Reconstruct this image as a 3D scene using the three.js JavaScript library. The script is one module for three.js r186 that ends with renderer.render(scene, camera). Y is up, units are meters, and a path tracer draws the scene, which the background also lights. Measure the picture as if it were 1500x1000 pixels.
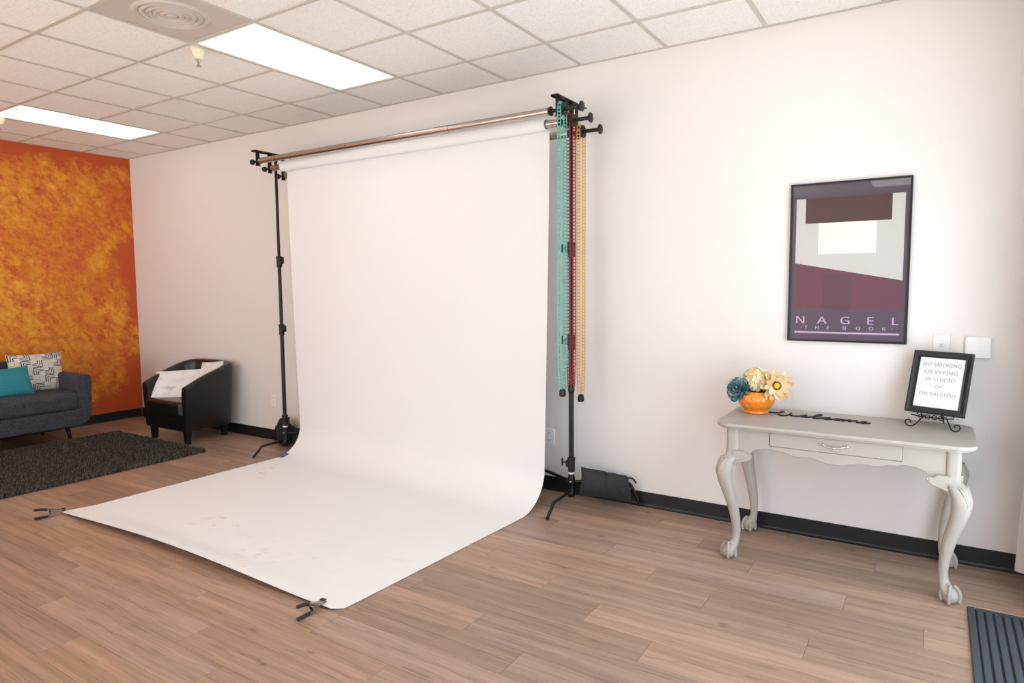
import * as THREE from 'three';
import { RoundedBoxGeometry } from 'three/addons/geometries/RoundedBoxGeometry.js';
import { mergeGeometries, mergeVertices, toCreasedNormals } from 'three/addons/utils/BufferGeometryUtils.js';
import { RectAreaLightUniformsLib } from 'three/addons/lights/RectAreaLightUniformsLib.js';
RectAreaLightUniformsLib.init();

// ------------------------------------------------------------------ camera, sky, daylight, exposure
const scene = new THREE.Scene();
const renderer = new THREE.WebGLRenderer({ antialias: true });
renderer.toneMapping = THREE.LinearToneMapping;
renderer.toneMappingExposure = 0.79;
renderer.shadowMap.enabled = true;
const camera = new THREE.PerspectiveCamera(2 * Math.atan(500 / 968.27) * 180 / Math.PI, 1.5, 0.05, 60);
{
  const yaw = -0.5688, pitch = -0.0825, roll = -0.0078;
  const F = new THREE.Vector3(Math.sin(yaw) * Math.cos(pitch), Math.sin(pitch), -Math.cos(yaw) * Math.cos(pitch));
  const r = new THREE.Vector3(Math.cos(yaw), 0, Math.sin(yaw)), u = new THREE.Vector3().crossVectors(r, F);
  const r2 = r.clone().multiplyScalar(Math.cos(roll)).addScaledVector(u, Math.sin(roll));
  const u2 = u.clone().multiplyScalar(Math.cos(roll)).addScaledVector(r, -Math.sin(roll));
  camera.quaternion.setFromRotationMatrix(new THREE.Matrix4().makeBasis(r2, u2, F.clone().negate()));
  camera.position.set(8.0107, 1.5155, 4.2444);
}
scene.add(camera);
// room: x 0..RX along the long wall (z = 0), z 0..RZ towards the street windows
const RX = 8.62, RZ = 8.6, H = 3.037;
scene.background = new THREE.Color(0.75, 0.86, 1.0);          // plain hazy sky beyond the glass
function daylight(w, h, pos, look, power, color) {             // sky light entering through a glazed opening
  const l = new THREE.RectAreaLight(color, power, w, h);
  l.position.set(...pos); l.lookAt(...look); scene.add(l);
}
const DAY = new THREE.Color(0.84, 1.0, 1.09), SHADE = new THREE.Color(0.82, 0.98, 1.12);
daylight(2.5, 2.15, [RX - 0.03, 1.15, 1.95], [0, 1.15, 1.95], 4.1, SHADE);     // balcony door in the right wall
daylight(2.5, 2.15, [RX - 0.03, 1.15, 5.55], [0, 1.15, 5.55], 2.7, SHADE);     // second balcony door, behind the camera
daylight(2.56, 2.6, [4.3, 1.4, RZ - 0.03], [4.3, 1.4, 0], 2.6, DAY);           // street windows behind the camera
daylight(2.56, 2.6, [1.5, 1.4, RZ - 0.03], [1.5, 1.4, 0], 2.6, DAY);
const sun = new THREE.DirectionalLight(new THREE.Color(0.95, 1.0, 1.0), 68);      // high sun along the side wall: it falls on the balcony and the pavement, not into view
sun.position.set(5, 18, 24); sun.target.position.set(5, 0, 4); scene.add(sun, sun.target);
sun.castShadow = true; Object.assign(sun.shadow.camera, { left: -14, right: 14, top: 14, bottom: -14, near: 1, far: 60 }); sun.shadow.mapSize.set(2048, 2048); sun.shadow.bias = -0.0005;
const LAMP_COLOR = new THREE.Color(1.0, 0.95, 0.88), LAMP_POWER = 0.9;

// ------------------------------------------------------------------ helpers
let seed = 7;
const rnd = () => { seed = (seed * 1664525 + 1013904223) >>> 0; return seed / 4294967296; };
const rr = (a, b) => a + (b - a) * rnd();
const V = (x, y, z) => new THREE.Vector3(x, y, z);
const sm = (a, b, x) => { const t = Math.min(1, Math.max(0, (x - a) / (b - a))); return t * t * (3 - 2 * t); };
const used = {};
function numbered(n) { used[n] = (used[n] ?? -1) + 1; return used[n] ? `${n}_${String(used[n]).padStart(3, '0')}` : n; }
function sh(o) { o.traverse(c => { if (c.isMesh) { c.castShadow = true; c.receiveShadow = true; } }); return o; }
function tag(o, label, category, group, kind) {
  o.userData.label = label; if (category) o.userData.category = category;
  if (group) o.userData.group = group; if (kind) o.userData.kind = kind; return o;
}
function part(name, geo, mat, parent, label) {
  const m = new THREE.Mesh(Array.isArray(geo) ? merge(geo) : geo, mat);
  m.name = name; m.castShadow = m.receiveShadow = true; parent.add(m);
  if (label) m.userData.label = label; return m;
}
function merge(list) { return mergeGeometries(list.map(g => { const n = g.index ? g.toNonIndexed() : g; for (const k of Object.keys(n.attributes)) if (!['position', 'normal', 'uv'].includes(k)) n.deleteAttribute(k); return n; })); }
function thing(name, label, category, pos = [0, 0, 0], turn = 0, group) {
  const g = new THREE.Group(); g.name = numbered(name); g.position.set(...pos); g.rotation.y = turn; scene.add(g);
  return tag(g, label, category, group);
}
function struct(name, label) { const g = new THREE.Group(); g.name = numbered(name); scene.add(g); g.userData.kind = 'structure'; if (label) g.userData.label = label; return g; }
// box-projected uv in metres
function uvm(geo, s = 1) {
  const g = geo.index ? geo.toNonIndexed() : geo, p = g.attributes.position, uv = new Float32Array(p.count * 2);
  const a = V(), b = V(), c = V(), n = V();
  for (let i = 0; i < p.count; i += 3) {
    a.fromBufferAttribute(p, i); b.fromBufferAttribute(p, i + 1); c.fromBufferAttribute(p, i + 2);
    n.crossVectors(b.clone().sub(a), c.clone().sub(a)); const x = Math.abs(n.x), y = Math.abs(n.y), z = Math.abs(n.z);
    [a, b, c].forEach((q, k) => { const [u, v] = y >= x && y >= z ? [q.x, q.z] : x >= z ? [q.z, q.y] : [q.x, q.y]; uv[(i + k) * 2] = u * s; uv[(i + k) * 2 + 1] = v * s; });
  }
  g.setAttribute('uv', new THREE.BufferAttribute(uv, 2)); return g;
}
const box = (w, h, d, x = 0, y = 0, z = 0) => { const g = new THREE.BoxGeometry(w, h, d); g.translate(x, y, z); return g; };
const box2 = (x0, x1, y0, y1, z0, z1) => box(x1 - x0, y1 - y0, z1 - z0, (x0 + x1) / 2, (y0 + y1) / 2, (z0 + z1) / 2);
const rbox = (w, h, d, r, x = 0, y = 0, z = 0, seg = 3) => { const g = new RoundedBoxGeometry(w, h, d, seg, r); g.translate(x, y, z); return g; };
function cyl(a, b, r1, r2 = r1, seg = 20, open = false) {
  const A = V(...a), B = V(...b), L = A.distanceTo(B), g = new THREE.CylinderGeometry(r2, r1, L, seg, 1, open);
  g.applyQuaternion(new THREE.Quaternion().setFromUnitVectors(V(0, 1, 0), B.clone().sub(A).normalize())); const m = A.add(B).multiplyScalar(0.5);
  g.translate(m.x, m.y, m.z); return g;
}
const sph = (x, y, z, r, sx = 1, sy = 1, sz = 1, n = 14) => { const g = new THREE.SphereGeometry(r, n, Math.ceil(n * 0.7)); g.scale(sx, sy, sz); g.translate(x, y, z); return g; };
const lathe = (pts, seg = 32) => new THREE.LatheGeometry(pts.map(p => new THREE.Vector2(p[0], p[1])), seg);
const tube = (pts, r, n = 40, k = 8, closed = false, t = 0.5) => new THREE.TubeGeometry(new THREE.CatmullRomCurve3(pts.map(p => V(...p)), closed, 'catmullrom', t), n, r, k, closed);
// a grid surface f(u,v) -> [x,y,z]
function surf(nu, nv, f, closeU = false) {
  const pos = [], uv = [], idx = [];
  for (let j = 0; j <= nv; j++) for (let i = 0; i <= nu; i++) { const p = f(i / nu, j / nv); pos.push(...p); uv.push(i / nu, j / nv); }
  for (let j = 0; j < nv; j++) for (let i = 0; i < nu; i++) { const a = j * (nu + 1) + i, b = a + 1, c = a + nu + 1, d = c + 1; idx.push(a, b, d, a, d, c); }
  const g = new THREE.BufferGeometry(); g.setAttribute('position', new THREE.Float32BufferAttribute(pos, 3)); g.setAttribute('uv', new THREE.Float32BufferAttribute(uv, 2)); g.setIndex(idx); g.computeVertexNormals(); return g;
}
// loft through rings (each an array of [x,y,z], same count), capped
function loft(rings, cap = true) {
  const n = rings[0].length, pos = [], uv = [], idx = [];
  rings.forEach((r, j) => { for (let i = 0; i <= n; i++) { pos.push(...r[i % n]); uv.push(i / n, j / (rings.length - 1)); } });
  for (let j = 0; j < rings.length - 1; j++) for (let i = 0; i < n; i++) { const a = j * (n + 1) + i, b = a + 1, c = a + n + 1, d = c + 1; idx.push(a, d, b, a, c, d); }
  if (cap) for (const [j, s] of [[0, 1], [rings.length - 1, -1]]) {
    const base = pos.length / 3, c = rings[j].reduce((t, p) => [t[0] + p[0] / n, t[1] + p[1] / n, t[2] + p[2] / n], [0, 0, 0]);
    pos.push(...c); uv.push(0.5, 0.5); for (const p of rings[j]) { pos.push(...p); uv.push(0, 0); }
    for (let i = 0; i < n; i++) { const a = base + 1 + i, b = base + 1 + (i + 1) % n; s > 0 ? idx.push(base, a, b) : idx.push(base, b, a); }
  }
  const g = new THREE.BufferGeometry(); g.setAttribute('position', new THREE.Float32BufferAttribute(pos, 3)); g.setAttribute('uv', new THREE.Float32BufferAttribute(uv, 2)); g.setIndex(idx); g.computeVertexNormals(); return g;
}
const extrude = (shape, depth, bevel = 0.003, seg = 2, curve = 16) => new THREE.ExtrudeGeometry(shape, { depth, bevelEnabled: bevel > 0, bevelThickness: bevel, bevelSize: bevel, bevelSegments: seg, curveSegments: curve });

// ------------------------------------------------------------------ noise and textures
function hash(x, y, s) { let h = (x * 374761393 + y * 668265263 + s * 974634777) | 0; h = Math.imul(h ^ (h >>> 13), 1274126177); return ((h ^ (h >>> 16)) >>> 0) / 4294967296; }
function vn(x, y, s = 0, px = 0, py = 0) {
  const xi = Math.floor(x), yi = Math.floor(y), fx = x - xi, fy = y - yi, u = fx * fx * (3 - 2 * fx), v = fy * fy * (3 - 2 * fy);
  const X = k => px ? ((k % px) + px) % px : k, Y = k => py ? ((k % py) + py) % py : k;
  const a = hash(X(xi), Y(yi), s), b = hash(X(xi + 1), Y(yi), s), c = hash(X(xi), Y(yi + 1), s), d = hash(X(xi + 1), Y(yi + 1), s);
  return a + (b - a) * u + (c - a) * v + (a - b - c + d) * u * v;
}
function fbm(x, y, o = 4, s = 0) { let t = 0, a = 0.5, n = 0; for (let i = 0; i < o; i++) { t += a * vn(x, y, s + i * 17); n += a; a *= 0.5; x *= 2.03; y *= 2.03; } return t / n; }
function tex(w, h, f, { srgb = true, rx = 1, ry = 1, wrap = THREE.RepeatWrapping } = {}) {
  const d = new Uint8Array(w * h * 4);
  for (let y = 0; y < h; y++) for (let x = 0; x < w; x++) { const c = f(x / w, y / h, x, y), k = (y * w + x) * 4; if (typeof c === 'number') d[k] = d[k + 1] = d[k + 2] = Math.max(0, Math.min(255, c)); else { d[k] = Math.max(0, Math.min(255, c[0])); d[k + 1] = Math.max(0, Math.min(255, c[1])); d[k + 2] = Math.max(0, Math.min(255, c[2])); } d[k + 3] = 255; }
  const t = new THREE.DataTexture(d, w, h); t.wrapS = t.wrapT = wrap; t.magFilter = THREE.LinearFilter; t.minFilter = THREE.LinearMipmapLinearFilter; t.generateMipmaps = true;
  t.repeat.set(rx, ry); if (srgb) t.colorSpace = THREE.SRGBColorSpace; t.needsUpdate = true; return t;
}
function canvasTex(w, h, draw) { const c = document.createElement('canvas'); c.width = w; c.height = h; draw(c.getContext('2d'), w, h); const t = new THREE.CanvasTexture(c); t.colorSpace = THREE.SRGBColorSpace; return t; }
const mixc = (a, b, t) => [a[0] + (b[0] - a[0]) * t, a[1] + (b[1] - a[1]) * t, a[2] + (b[2] - a[2]) * t];
const M = (color, roughness = 0.6, o = {}) => new THREE.MeshStandardMaterial({ color, roughness, metalness: 0, ...o });
const P = (color, roughness = 0.5, o = {}) => new THREE.MeshPhysicalMaterial({ color, roughness, metalness: 0, ...o });

// wall covering: fine vertical thread relief
const wallBump = tex(256, 256, (u, v, x, y) => 110 + 90 * (vn(x * 0.5, y * 0.06, 3, 128, 15.36 | 0) - 0.5) + 60 * (hash(x, y, 9) - 0.5), { srgb: false });
const wallMat = M(0xe9e3df, 0.62, { bumpMap: wallBump, bumpScale: 0.0006 });
wallBump.repeat.set(3, 3);
const plainWall = M(0xe9e3df, 0.7);
// sponge-painted orange wall: 4.4 m by 3.04 m of paint, gold patches on burnt orange
const orangeTex = canvasTex(1408, 972, (g, W, Hh) => {
  const S = W / 4.4; g.fillStyle = 'rgb(198,82,27)'; g.fillRect(0, 0, W, Hh); g.lineCap = 'butt';
  const tones = [[208, 100, 22], [222, 136, 24], [232, 158, 26], [240, 174, 28], [247, 190, 40]];
  const dab = (X, Y, c, a, w, L, ang, bend) => { g.strokeStyle = `rgba(${c[0]},${c[1]},${c[2]},${a})`; g.lineWidth = w; const x = X * S, y = Hh - Y * S, dx = Math.cos(ang) * L, dy = Math.sin(ang) * L; g.beginPath(); g.moveTo(x - dx, y - dy); g.quadraticCurveTo(x - dy * bend, y + dx * bend, x + dx, y + dy); g.stroke(); };
  for (const [n, w0, w1, l0, l1, a0, a1] of [[2600, 14, 40, 20, 60, 0.08, 0.2], [9000, 5, 16, 12, 44, 0.08, 0.24], [16000, 2, 7, 4, 15, 0.1, 0.3]])
    for (let i = 0; i < n; i++) {
      const X = rr(0, 4.4), Y = rr(0.1, 3.037), d = Math.min(X - 0.1, 3.037 - Y - 0.18, Y - 0.24) + 0.3 * (fbm(X * 3.2, Y * 3.2, 4, 8) - 0.5) * 1.6;
      if (d < rr(-0.03, 0.05)) continue;                       // the gold coat stops short of the corner, ceiling and base with a ragged outline
      const q = 0.62 * fbm(X * 1.5, Y * 1.5, 4, 1) + 0.38 * fbm(X * 5, Y * 5, 3, 2) + rr(-0.13, 0.13), t = Math.max(0, Math.min(4, Math.round((q - 0.275) * 14)));
      dab(X, Y, tones[t], rr(a0, a1), rr(w0, w1), rr(l0, l1) * 0.5, rnd() < 0.6 ? rr(-1.4, -0.2) : rr(0, Math.PI), rr(-0.5, 0.5));
    }
});
orangeTex.wrapS = orangeTex.wrapT = THREE.MirroredRepeatWrapping;
const orangeMat = M(0xffffff, 0.55, { map: orangeTex });
const baseMat = M(0x15151a, 0.42);

// vinyl planks
function woodTex(k) {
  const tone = [0, 9, -10, 4, -16, 12, -4][k % 7], warm = [0, 4, -3, 6, 2, -5, 3][k % 7], kx = rr(0.2, 0.9), ky = rr(0.3, 0.7), kx2 = rr(0.1, 0.9), ky2 = rr(0.2, 0.8);
  return tex(1024, 160, (u, v) => {
    let X = u * 1.22, Y = v * 0.182;
    let knot = 0; for (const [a, b, s] of [[kx, ky, 0.02], [kx2, ky2, 0.013]]) { const dx = (u - a) * 1.22, dy = (v - b) * 0.182, q = Math.exp(-(dx * dx / (s * s * 9) + dy * dy / (s * s))); Y += q * (dy > 0 ? 0.012 : -0.012); knot += Math.exp(-(dx * dx / (s * s * 1.2) + dy * dy / (s * s * 0.25))); }
    Y += 0.012 * (fbm(X * 1.6, Y * 5, 3, 100 + k) - 0.5);
    const band = fbm(X * 0.9, Y * 26, 3, 200 + k), line = fbm(X * 3, Y * 150, 3, 300 + k), fine = fbm(X * 14, Y * 520, 2, 400 + k), fleck = sm(0.62, 0.8, fbm(X * 5, Y * 90, 3, 500 + k));
    const s = 157 + tone * 0.38 + 44 * (band - 0.5) + 30 * (line - 0.5) + 18 * (fine - 0.5) - 20 * fleck - 44 * Math.min(1, knot) * (k % 3 === 0 ? 1 : 0.35);
    return [s + warm * 0.5 + 4, s * 0.84 + 2, s * 0.725 + 2 - warm * 0.6];
  });
}
const woodMats = Array.from({ length: 7 }, (_, k) => M(0xffffff, 0.42, { map: woodTex(k) }));
// mineral-fibre tile: pale with pin holes
const tileTex = tex(512, 512, (u, v, x, y) => { const n = sm(0.66, 0.8, vn(x * 0.33, y * 0.33, 3, 169, 169)); return [248 - 18 * n, 244 - 19 * n, 239 - 20 * n]; });
const tileBump = tex(512, 512, (u, v, x, y) => 200 - 170 * sm(0.64, 0.82, vn(x * 0.33, y * 0.33, 3, 169, 169)) - 30 * hash(x, y, 4), { srgb: false });
const tileMat = M(0xffffff, 0.9, { map: tileTex, bumpMap: tileBump, bumpScale: 0.0012 });
const teeMat = M(0xcdc4b8, 0.5);
const whitePlastic = M(0xf0eeec, 0.35);
const blackMetal = M(0x101011, 0.38, { metalness: 0.25 });
const blackPlastic = M(0x121213, 0.48);
const chrome = M(0xbab3ab, 0.3, { metalness: 1 });
const steel = M(0xa9a49d, 0.3, { metalness: 1 });
const glassMat = P(0xffffff, 0.0, { transmission: 1, thickness: 0, ior: 1.45 });

// ------------------------------------------------------------------ the room
const TROFFERS = [[1, 0], [6, 0], [11, 0], [1, 5], [6, 5], [11, 5], [1, 10], [6, 10], [11, 10]];   // [column, first row] of each light in the grid
const GX = 0.4034, GS = 0.6096, GZ = 0.515;     // ceiling grid origin and step
{ // floor: sub-floor and loose-laid planks running along the long wall
  const f = struct('floor', 'brown wood-look plank floor');
  part('subfloor', box2(-0.2, RX + 0.2, -0.25, -0.008, -0.2, RZ + 0.2), M(0x4a3a2e, 0.9), f);
  const PW = 0.182, PL = 1.22, cache = {}, rest = [];
  let row = 0;
  for (let z = 0.0; z < RZ - 0.01; z += PW, row++) {
    const z1 = Math.min(RZ, z + PW); let x = -((row * 0.437 + [0, 0.31, 0.77][row % 3]) % PL);
    for (; x < RX; x += PL) {
      const x0 = Math.max(0, x), x1 = Math.min(RX, x + PL); if (x1 - x0 < 0.02) continue;
      const key = [(x0 - x).toFixed(3), (x1 - x0).toFixed(3), (z1 - z).toFixed(3)].join();
      if (!cache[key]) {
        const w = x1 - x0 - 0.0012, d = z1 - z - 0.0012, g = new RoundedBoxGeometry(w, 0.008, d, 1, 0.0006), p = g.attributes.position, uv = g.attributes.uv;
        for (let i = 0; i < p.count; i++) uv.setXY(i, (p.getX(i) + w / 2 + x0 - x) / PL, (p.getZ(i) + d / 2) / PW);
        cache[key] = g;
      }
      if (z > 4.5) { const g = cache[key].clone(); g.translate((x0 + x1) / 2, -0.004, (z + z1) / 2); rest.push(g); continue; }   // behind the camera
      const m = part('plank', cache[key], woodMats[Math.floor(hash(row, Math.round(x * 10), 5) * 7)], f);
      m.position.set((x0 + x1) / 2, -0.004, (z + z1) / 2); if (hash(row, Math.round(x * 10), 8) > 0.5) m.rotation.y = Math.PI;
    }
  }
  part('planks', rest, woodMats[0], f).userData.kind = 'stuff';
}
{ // ceiling: slab, lay-in tiles, tee grid
  const c = struct('ceiling', 'suspended ceiling of pale square fibre tiles');
  part('slab', box2(-0.2, RX + 0.2, H + 0.12, H + 0.25, -0.2, RZ + 0.2), M(0xbbb5ae, 0.9), c);
  const xs = [0]; for (let k = 0; GX + k * GS < RX; k++) xs.push(GX + k * GS); xs.push(RX);
  const zs = [0]; for (let k = 0; GZ + k * GS < RZ; k++) zs.push(GZ + k * GS); zs.push(RZ);
  const open = (i, j) => { const k = i - 1, r = j - 1; return (TROFFERS.some(([a, b]) => k === a && (r === b || r === b + 1))) || (k === 6 && r === 2); };
  const cache = {};
  for (let i = 0; i < xs.length - 1; i++) for (let j = 0; j < zs.length - 1; j++) {
    if (open(i, j)) continue;
    const w = xs[i + 1] - xs[i] - 0.004, d = zs[j + 1] - zs[j] - 0.004, key = w.toFixed(3) + d.toFixed(3);
    cache[key] ??= uvm(new THREE.BoxGeometry(w, 0.016, d), 1.64);
    const t = part('ceiling_tile', cache[key], tileMat, c); t.position.set((xs[i] + xs[i + 1]) / 2, H + 0.0115, (zs[j] + zs[j + 1]) / 2); t.rotation.y = Math.PI * Math.floor(hash(i, j, 2) * 2);
  }
  for (let j = 1; j < zs.length - 1; j++) {      // main tees stop where a light spans two tiles
    let from = 0; const stops = TROFFERS.filter(t => t[1] + 1 === j - 1).map(t => t[0]).sort((p, q) => p - q), ends = [];
    for (const k of stops) { ends.push([from, xs[k + 1] + 0.012]); from = xs[k + 2] - 0.012; } ends.push([from, RX]);
    for (const [p, q] of ends) part('main_tee', box2(p, q, H - 0.003, H + 0.0025, zs[j] - 0.012, zs[j] + 0.012), teeMat, c);
  }
  for (let i = 1; i < xs.length - 1; i++) for (let j = 0; j < zs.length - 1; j++)
    part('cross_tee', box2(xs[i] - 0.012, xs[i] + 0.012, H - 0.0025, H + 0.0025, zs[j] + 0.012, zs[j + 1] - 0.012), teeMat, c);
  part('wall_angle', [box2(0, RX, H - 0.002, H + 0.002, 0, 0.02), box2(0, 0.02, H - 0.002, H + 0.002, 0.02, RZ - 0.02), box2(RX - 0.02, RX, H - 0.002, H + 0.002, 0.02, RZ - 0.02), box2(0, RX, H - 0.002, H + 0.002, RZ - 0.02, RZ)], teeMat, c);
}
function wallPiece(g, x0, x1, y0, y1, z0, z1, m) { return part('panel', uvm(box2(x0, x1, y0, y1, z0, z1)), m, g); }
{
  const b = struct('wall_back', 'off-white textured long wall'); wallPiece(b, -0.15, RX + 0.15, 0, H + 0.12, -0.15, 0, wallMat);
  const l = struct('wall_left', 'orange and gold sponge-painted accent wall');
  const lg = box2(-0.15, 0, 0, H + 0.12, 0, RZ), p = lg.attributes.position, uv = lg.attributes.uv;
  for (let i = 0; i < p.count; i++) uv.setXY(i, p.getZ(i) / 4.4, p.getY(i) / 3.037);
  part('panel', lg, orangeMat, l);
  const r = struct('wall_right', 'off-white side wall with a balcony door');
  wallPiece(r, RX, RX + 0.15, 0, H + 0.12, 0, 0.68, plainWall); wallPiece(r, RX, RX + 0.15, 0, H + 0.12, 3.22, 4.28, plainWall); wallPiece(r, RX, RX + 0.15, 0, H + 0.12, 6.82, RZ, plainWall); for (const z of [0.68, 4.28]) wallPiece(r, RX, RX + 0.15, 2.25, H + 0.12, z, z + 2.54, plainWall);
  const f = struct('wall_front', 'off-white street-side wall with two windows');
  wallPiece(f, -0.15, RX + 0.15, 0, 0.08, RZ, RZ + 0.15, plainWall); wallPiece(f, -0.15, RX + 0.15, 2.75, H + 0.12, RZ, RZ + 0.15, plainWall);
  for (const [a, c] of [[-0.15, 0.2], [2.8, 3.0], [5.6, RX + 0.15]]) wallPiece(f, a, c, 0.08, 2.75, RZ, RZ + 0.15, plainWall);
}
{ // black cove base: flat face with a small toe
  const prof = (L) => { const s = new THREE.Shape(); s.moveTo(0, 0); s.lineTo(0.02, 0); s.lineTo(0.019, 0.003); s.quadraticCurveTo(0.009, 0.006, 0.007, 0.02); s.lineTo(0.006, 0.098); s.lineTo(0.004, 0.101); s.lineTo(0, 0.101); const g = new THREE.ExtrudeGeometry(s, { depth: L, bevelEnabled: false }); return g; };
  const b = struct('baseboard_back', 'black rubber cove base along the long wall'), g = prof(RX); g.rotateY(-Math.PI / 2); g.scale(1, 1, 1); g.translate(RX, 0, 0); part('cove_base', g, baseMat, b);
  const l = struct('baseboard_left', 'black rubber cove base under the orange wall'); const g2 = prof(RZ - 0.03); g2.translate(0, 0, 0.02); part('cove_base', g2, baseMat, l);
  const r = struct('baseboard_right', 'black rubber cove base under the side wall'); for (const [a, c] of [[0.02, 0.66], [3.24, 4.26], [6.84, RZ - 0.02]]) { const q = prof(c - a); q.rotateY(Math.PI); q.translate(RX, 0, c); part('cove_base', q, baseMat, r); }
}
{ // sunlit concrete outside the glass
  const conc = M(0x98948c, 0.9), b = struct('balcony_floor', 'pale concrete balcony outside the glazed door'); part('slab', box2(RX + 0.2, RX + 2.4, -0.2, -0.03, -1.0, RZ), conc, b);
  const p = struct('pavement', 'pale concrete pavement outside the street windows'); part('slab', box2(-4, RX + 2.4, -0.2, -0.03, RZ + 0.2, RZ + 8), conc, p);
}
{ // glazed balcony door and street windows
  const fm = M(0xe4e2df, 0.4), x0 = RX + 0.03, x1 = RX + 0.09;
  for (const [n, o] of [['door_1', 0], ['door_2', 3.6]]) {
    const d = struct(n, 'glazed sliding balcony door'); 
    part('door_frame', [box2(x0, x1, 2.19, 2.25, 0.68 + o, 3.22 + o), box2(x0, x1, 0, 0.06, 0.68 + o, 3.22 + o), box2(x0, x1, 0.06, 2.19, 0.68 + o, 0.75 + o), box2(x0, x1, 0.06, 2.19, 3.15 + o, 3.22 + o), box2(x0, x1, 0.06, 2.19, 1.91 + o, 1.99 + o)], fm, d);
    for (const [a, c] of [[0.75, 1.91], [1.99, 3.15]]) part('pane', box2(RX + 0.055, RX + 0.063, 0.06, 2.19, a + o, c + o), glassMat, d);
  }
  for (const [n, a, c] of [['window_1', 3.0, 5.6], ['window_2', 0.2, 2.8]]) {
    const w = struct(n, 'street window with a white frame'), z0 = RZ + 0.04, z1 = RZ + 0.1;
    part('window_frame', [box2(a, c, 0.08, 0.14, z0, z1), box2(a, c, 2.56, 2.75, z0, z1), box2(a, a + 0.06, 0.14, 2.69, z0, z1), box2(c - 0.06, c, 0.14, 2.69, z0, z1), box2((a + c) / 2 - 0.03, (a + c) / 2 + 0.03, 0.14, 2.69, z0, z1)], fm, w);
    for (const [p, q] of [[a + 0.06, (a + c) / 2 - 0.03], [(a + c) / 2 + 0.03, c - 0.06]]) part('pane', box2(p, q, 0.14, 2.69, RZ + 0.066, RZ + 0.074), glassMat, w);
  }
}

// ------------------------------------------------------------------ ceiling fittings
{
  const glow = M(0xffffff, 0.5, { emissive: new THREE.Color(1, 0.985, 0.97), emissiveIntensity: 1.15 });
  const rim = M(0xe9e4dc, 0.45), can = M(0xd8d4cc, 0.6);
  const where = { '1,0': 'nearest the orange wall above the sofa', '6,0': 'above the white backdrop, beside the round ceiling vent', '11,0': 'above the framed poster and console table',
    '1,5': 'over the far end of the sofa and rug', '6,5': 'over the open floor in front of the backdrop', '11,5': 'over the spot where the balcony door opens', '1,10': 'by the street window next to the orange wall', '6,10': 'by the street windows, between the other two there', '11,10': 'by the street window next to the side wall' };
  for (const [k, r] of TROFFERS) {
    const x0 = GX + k * GS + 0.013, x1 = GX + (k + 1) * GS - 0.013, z0 = GZ + r * GS + 0.013, z1 = GZ + (r + 2) * GS - 0.013, cx = (x0 + x1) / 2, cz = (z0 + z1) / 2;
    const spot = where[`${k},${r}`];
    const t = thing('ceiling_light', `lit white ceiling panel light ${spot}`, 'ceiling light', [cx, H, cz], 0, 'panel lights in the ceiling grid');
    const w = x1 - x0, d = z1 - z0;
    part('housing', [box(w, 0.004, d, 0, 0.09, 0), box(0.004, 0.08, d, -w / 2 + 0.002, 0.048, 0), box(0.004, 0.08, d, w / 2 - 0.002, 0.048, 0), box(w, 0.08, 0.004, 0, 0.048, -d / 2 + 0.002), box(w, 0.08, 0.004, 0, 0.048, d / 2 - 0.002)], can, t);
    part('frame', [box(w, 0.008, 0.012, 0, 0.004, -d / 2 + 0.006), box(w, 0.008, 0.012, 0, 0.004, d / 2 - 0.006), box(0.012, 0.008, d - 0.024, -w / 2 + 0.006, 0.004, 0), box(0.012, 0.008, d - 0.024, w / 2 - 0.006, 0.004, 0)], rim, t);
    part('diffuser', box(w - 0.024, 0.003, d - 0.024, 0, 0.006, 0), glow, t);
    const l = new THREE.RectAreaLight(LAMP_COLOR, LAMP_POWER, w - 0.03, d - 0.03); l.position.set(0, -0.006, 0); l.rotation.x = -Math.PI / 2; t.add(l);
  }
  // air diffuser tile with concentric rings
  const cx = GX + 6.5 * GS, cz = GZ + 2.5 * GS, v = thing('ceiling_vent', 'grey square air vent with concentric round louvres in the ceiling', 'vent', [cx, H, cz]);
  const vm = M(0xc9beb4, 0.6);
  part('panel', box(GS - 0.026, 0.012, GS - 0.026, 0, 0.009, 0), vm, v);
  for (let i = 0; i < 5; i++) { const r = 0.19 - i * 0.034; part('louvre_ring', lathe([[r + 0.012, 0.004], [r + 0.006, -0.003], [r - 0.004, -0.009], [r - 0.012, -0.01], [r - 0.02, -0.004], [r - 0.024, 0.004]], 48), vm, v); }
  part('centre_cap', lathe([[0.0001, -0.012], [0.024, -0.011], [0.03, -0.004], [0.032, 0.004]], 32), vm, v);
  // sprinkler heads
  for (const [x, z, l] of [[3.99, 1.645, 'cream sprinkler head beside the round ceiling vent'], [1.0, 1.64, 'cream sprinkler head above the sofa']]) {
    const s = thing('sprinkler_head', l, 'sprinkler', [x, H, z], 0, 'ceiling sprinklers');
    part('escutcheon', lathe([[0.044, 0.003], [0.046, -0.004], [0.042, -0.012], [0.036, -0.03], [0.028, -0.055], [0.022, -0.062], [0.0001, -0.062]], 28), M(0xe9dcc0, 0.45), s);
    part('nozzle', [cyl([0, -0.06, 0], [0, -0.075, 0], 0.012), cyl([0.009, -0.072, 0], [0.006, -0.1, 0], 0.0025), cyl([-0.009, -0.072, 0], [-0.006, -0.1, 0], 0.0025), cyl([0, -0.072, 0], [0, -0.1, 0], 0.003)], chrome, s);
    part('deflector', lathe([[0.0001, -0.1], [0.016, -0.101], [0.017, -0.103], [0.0001, -0.105]], 20), chrome, s);
  }
}

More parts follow.
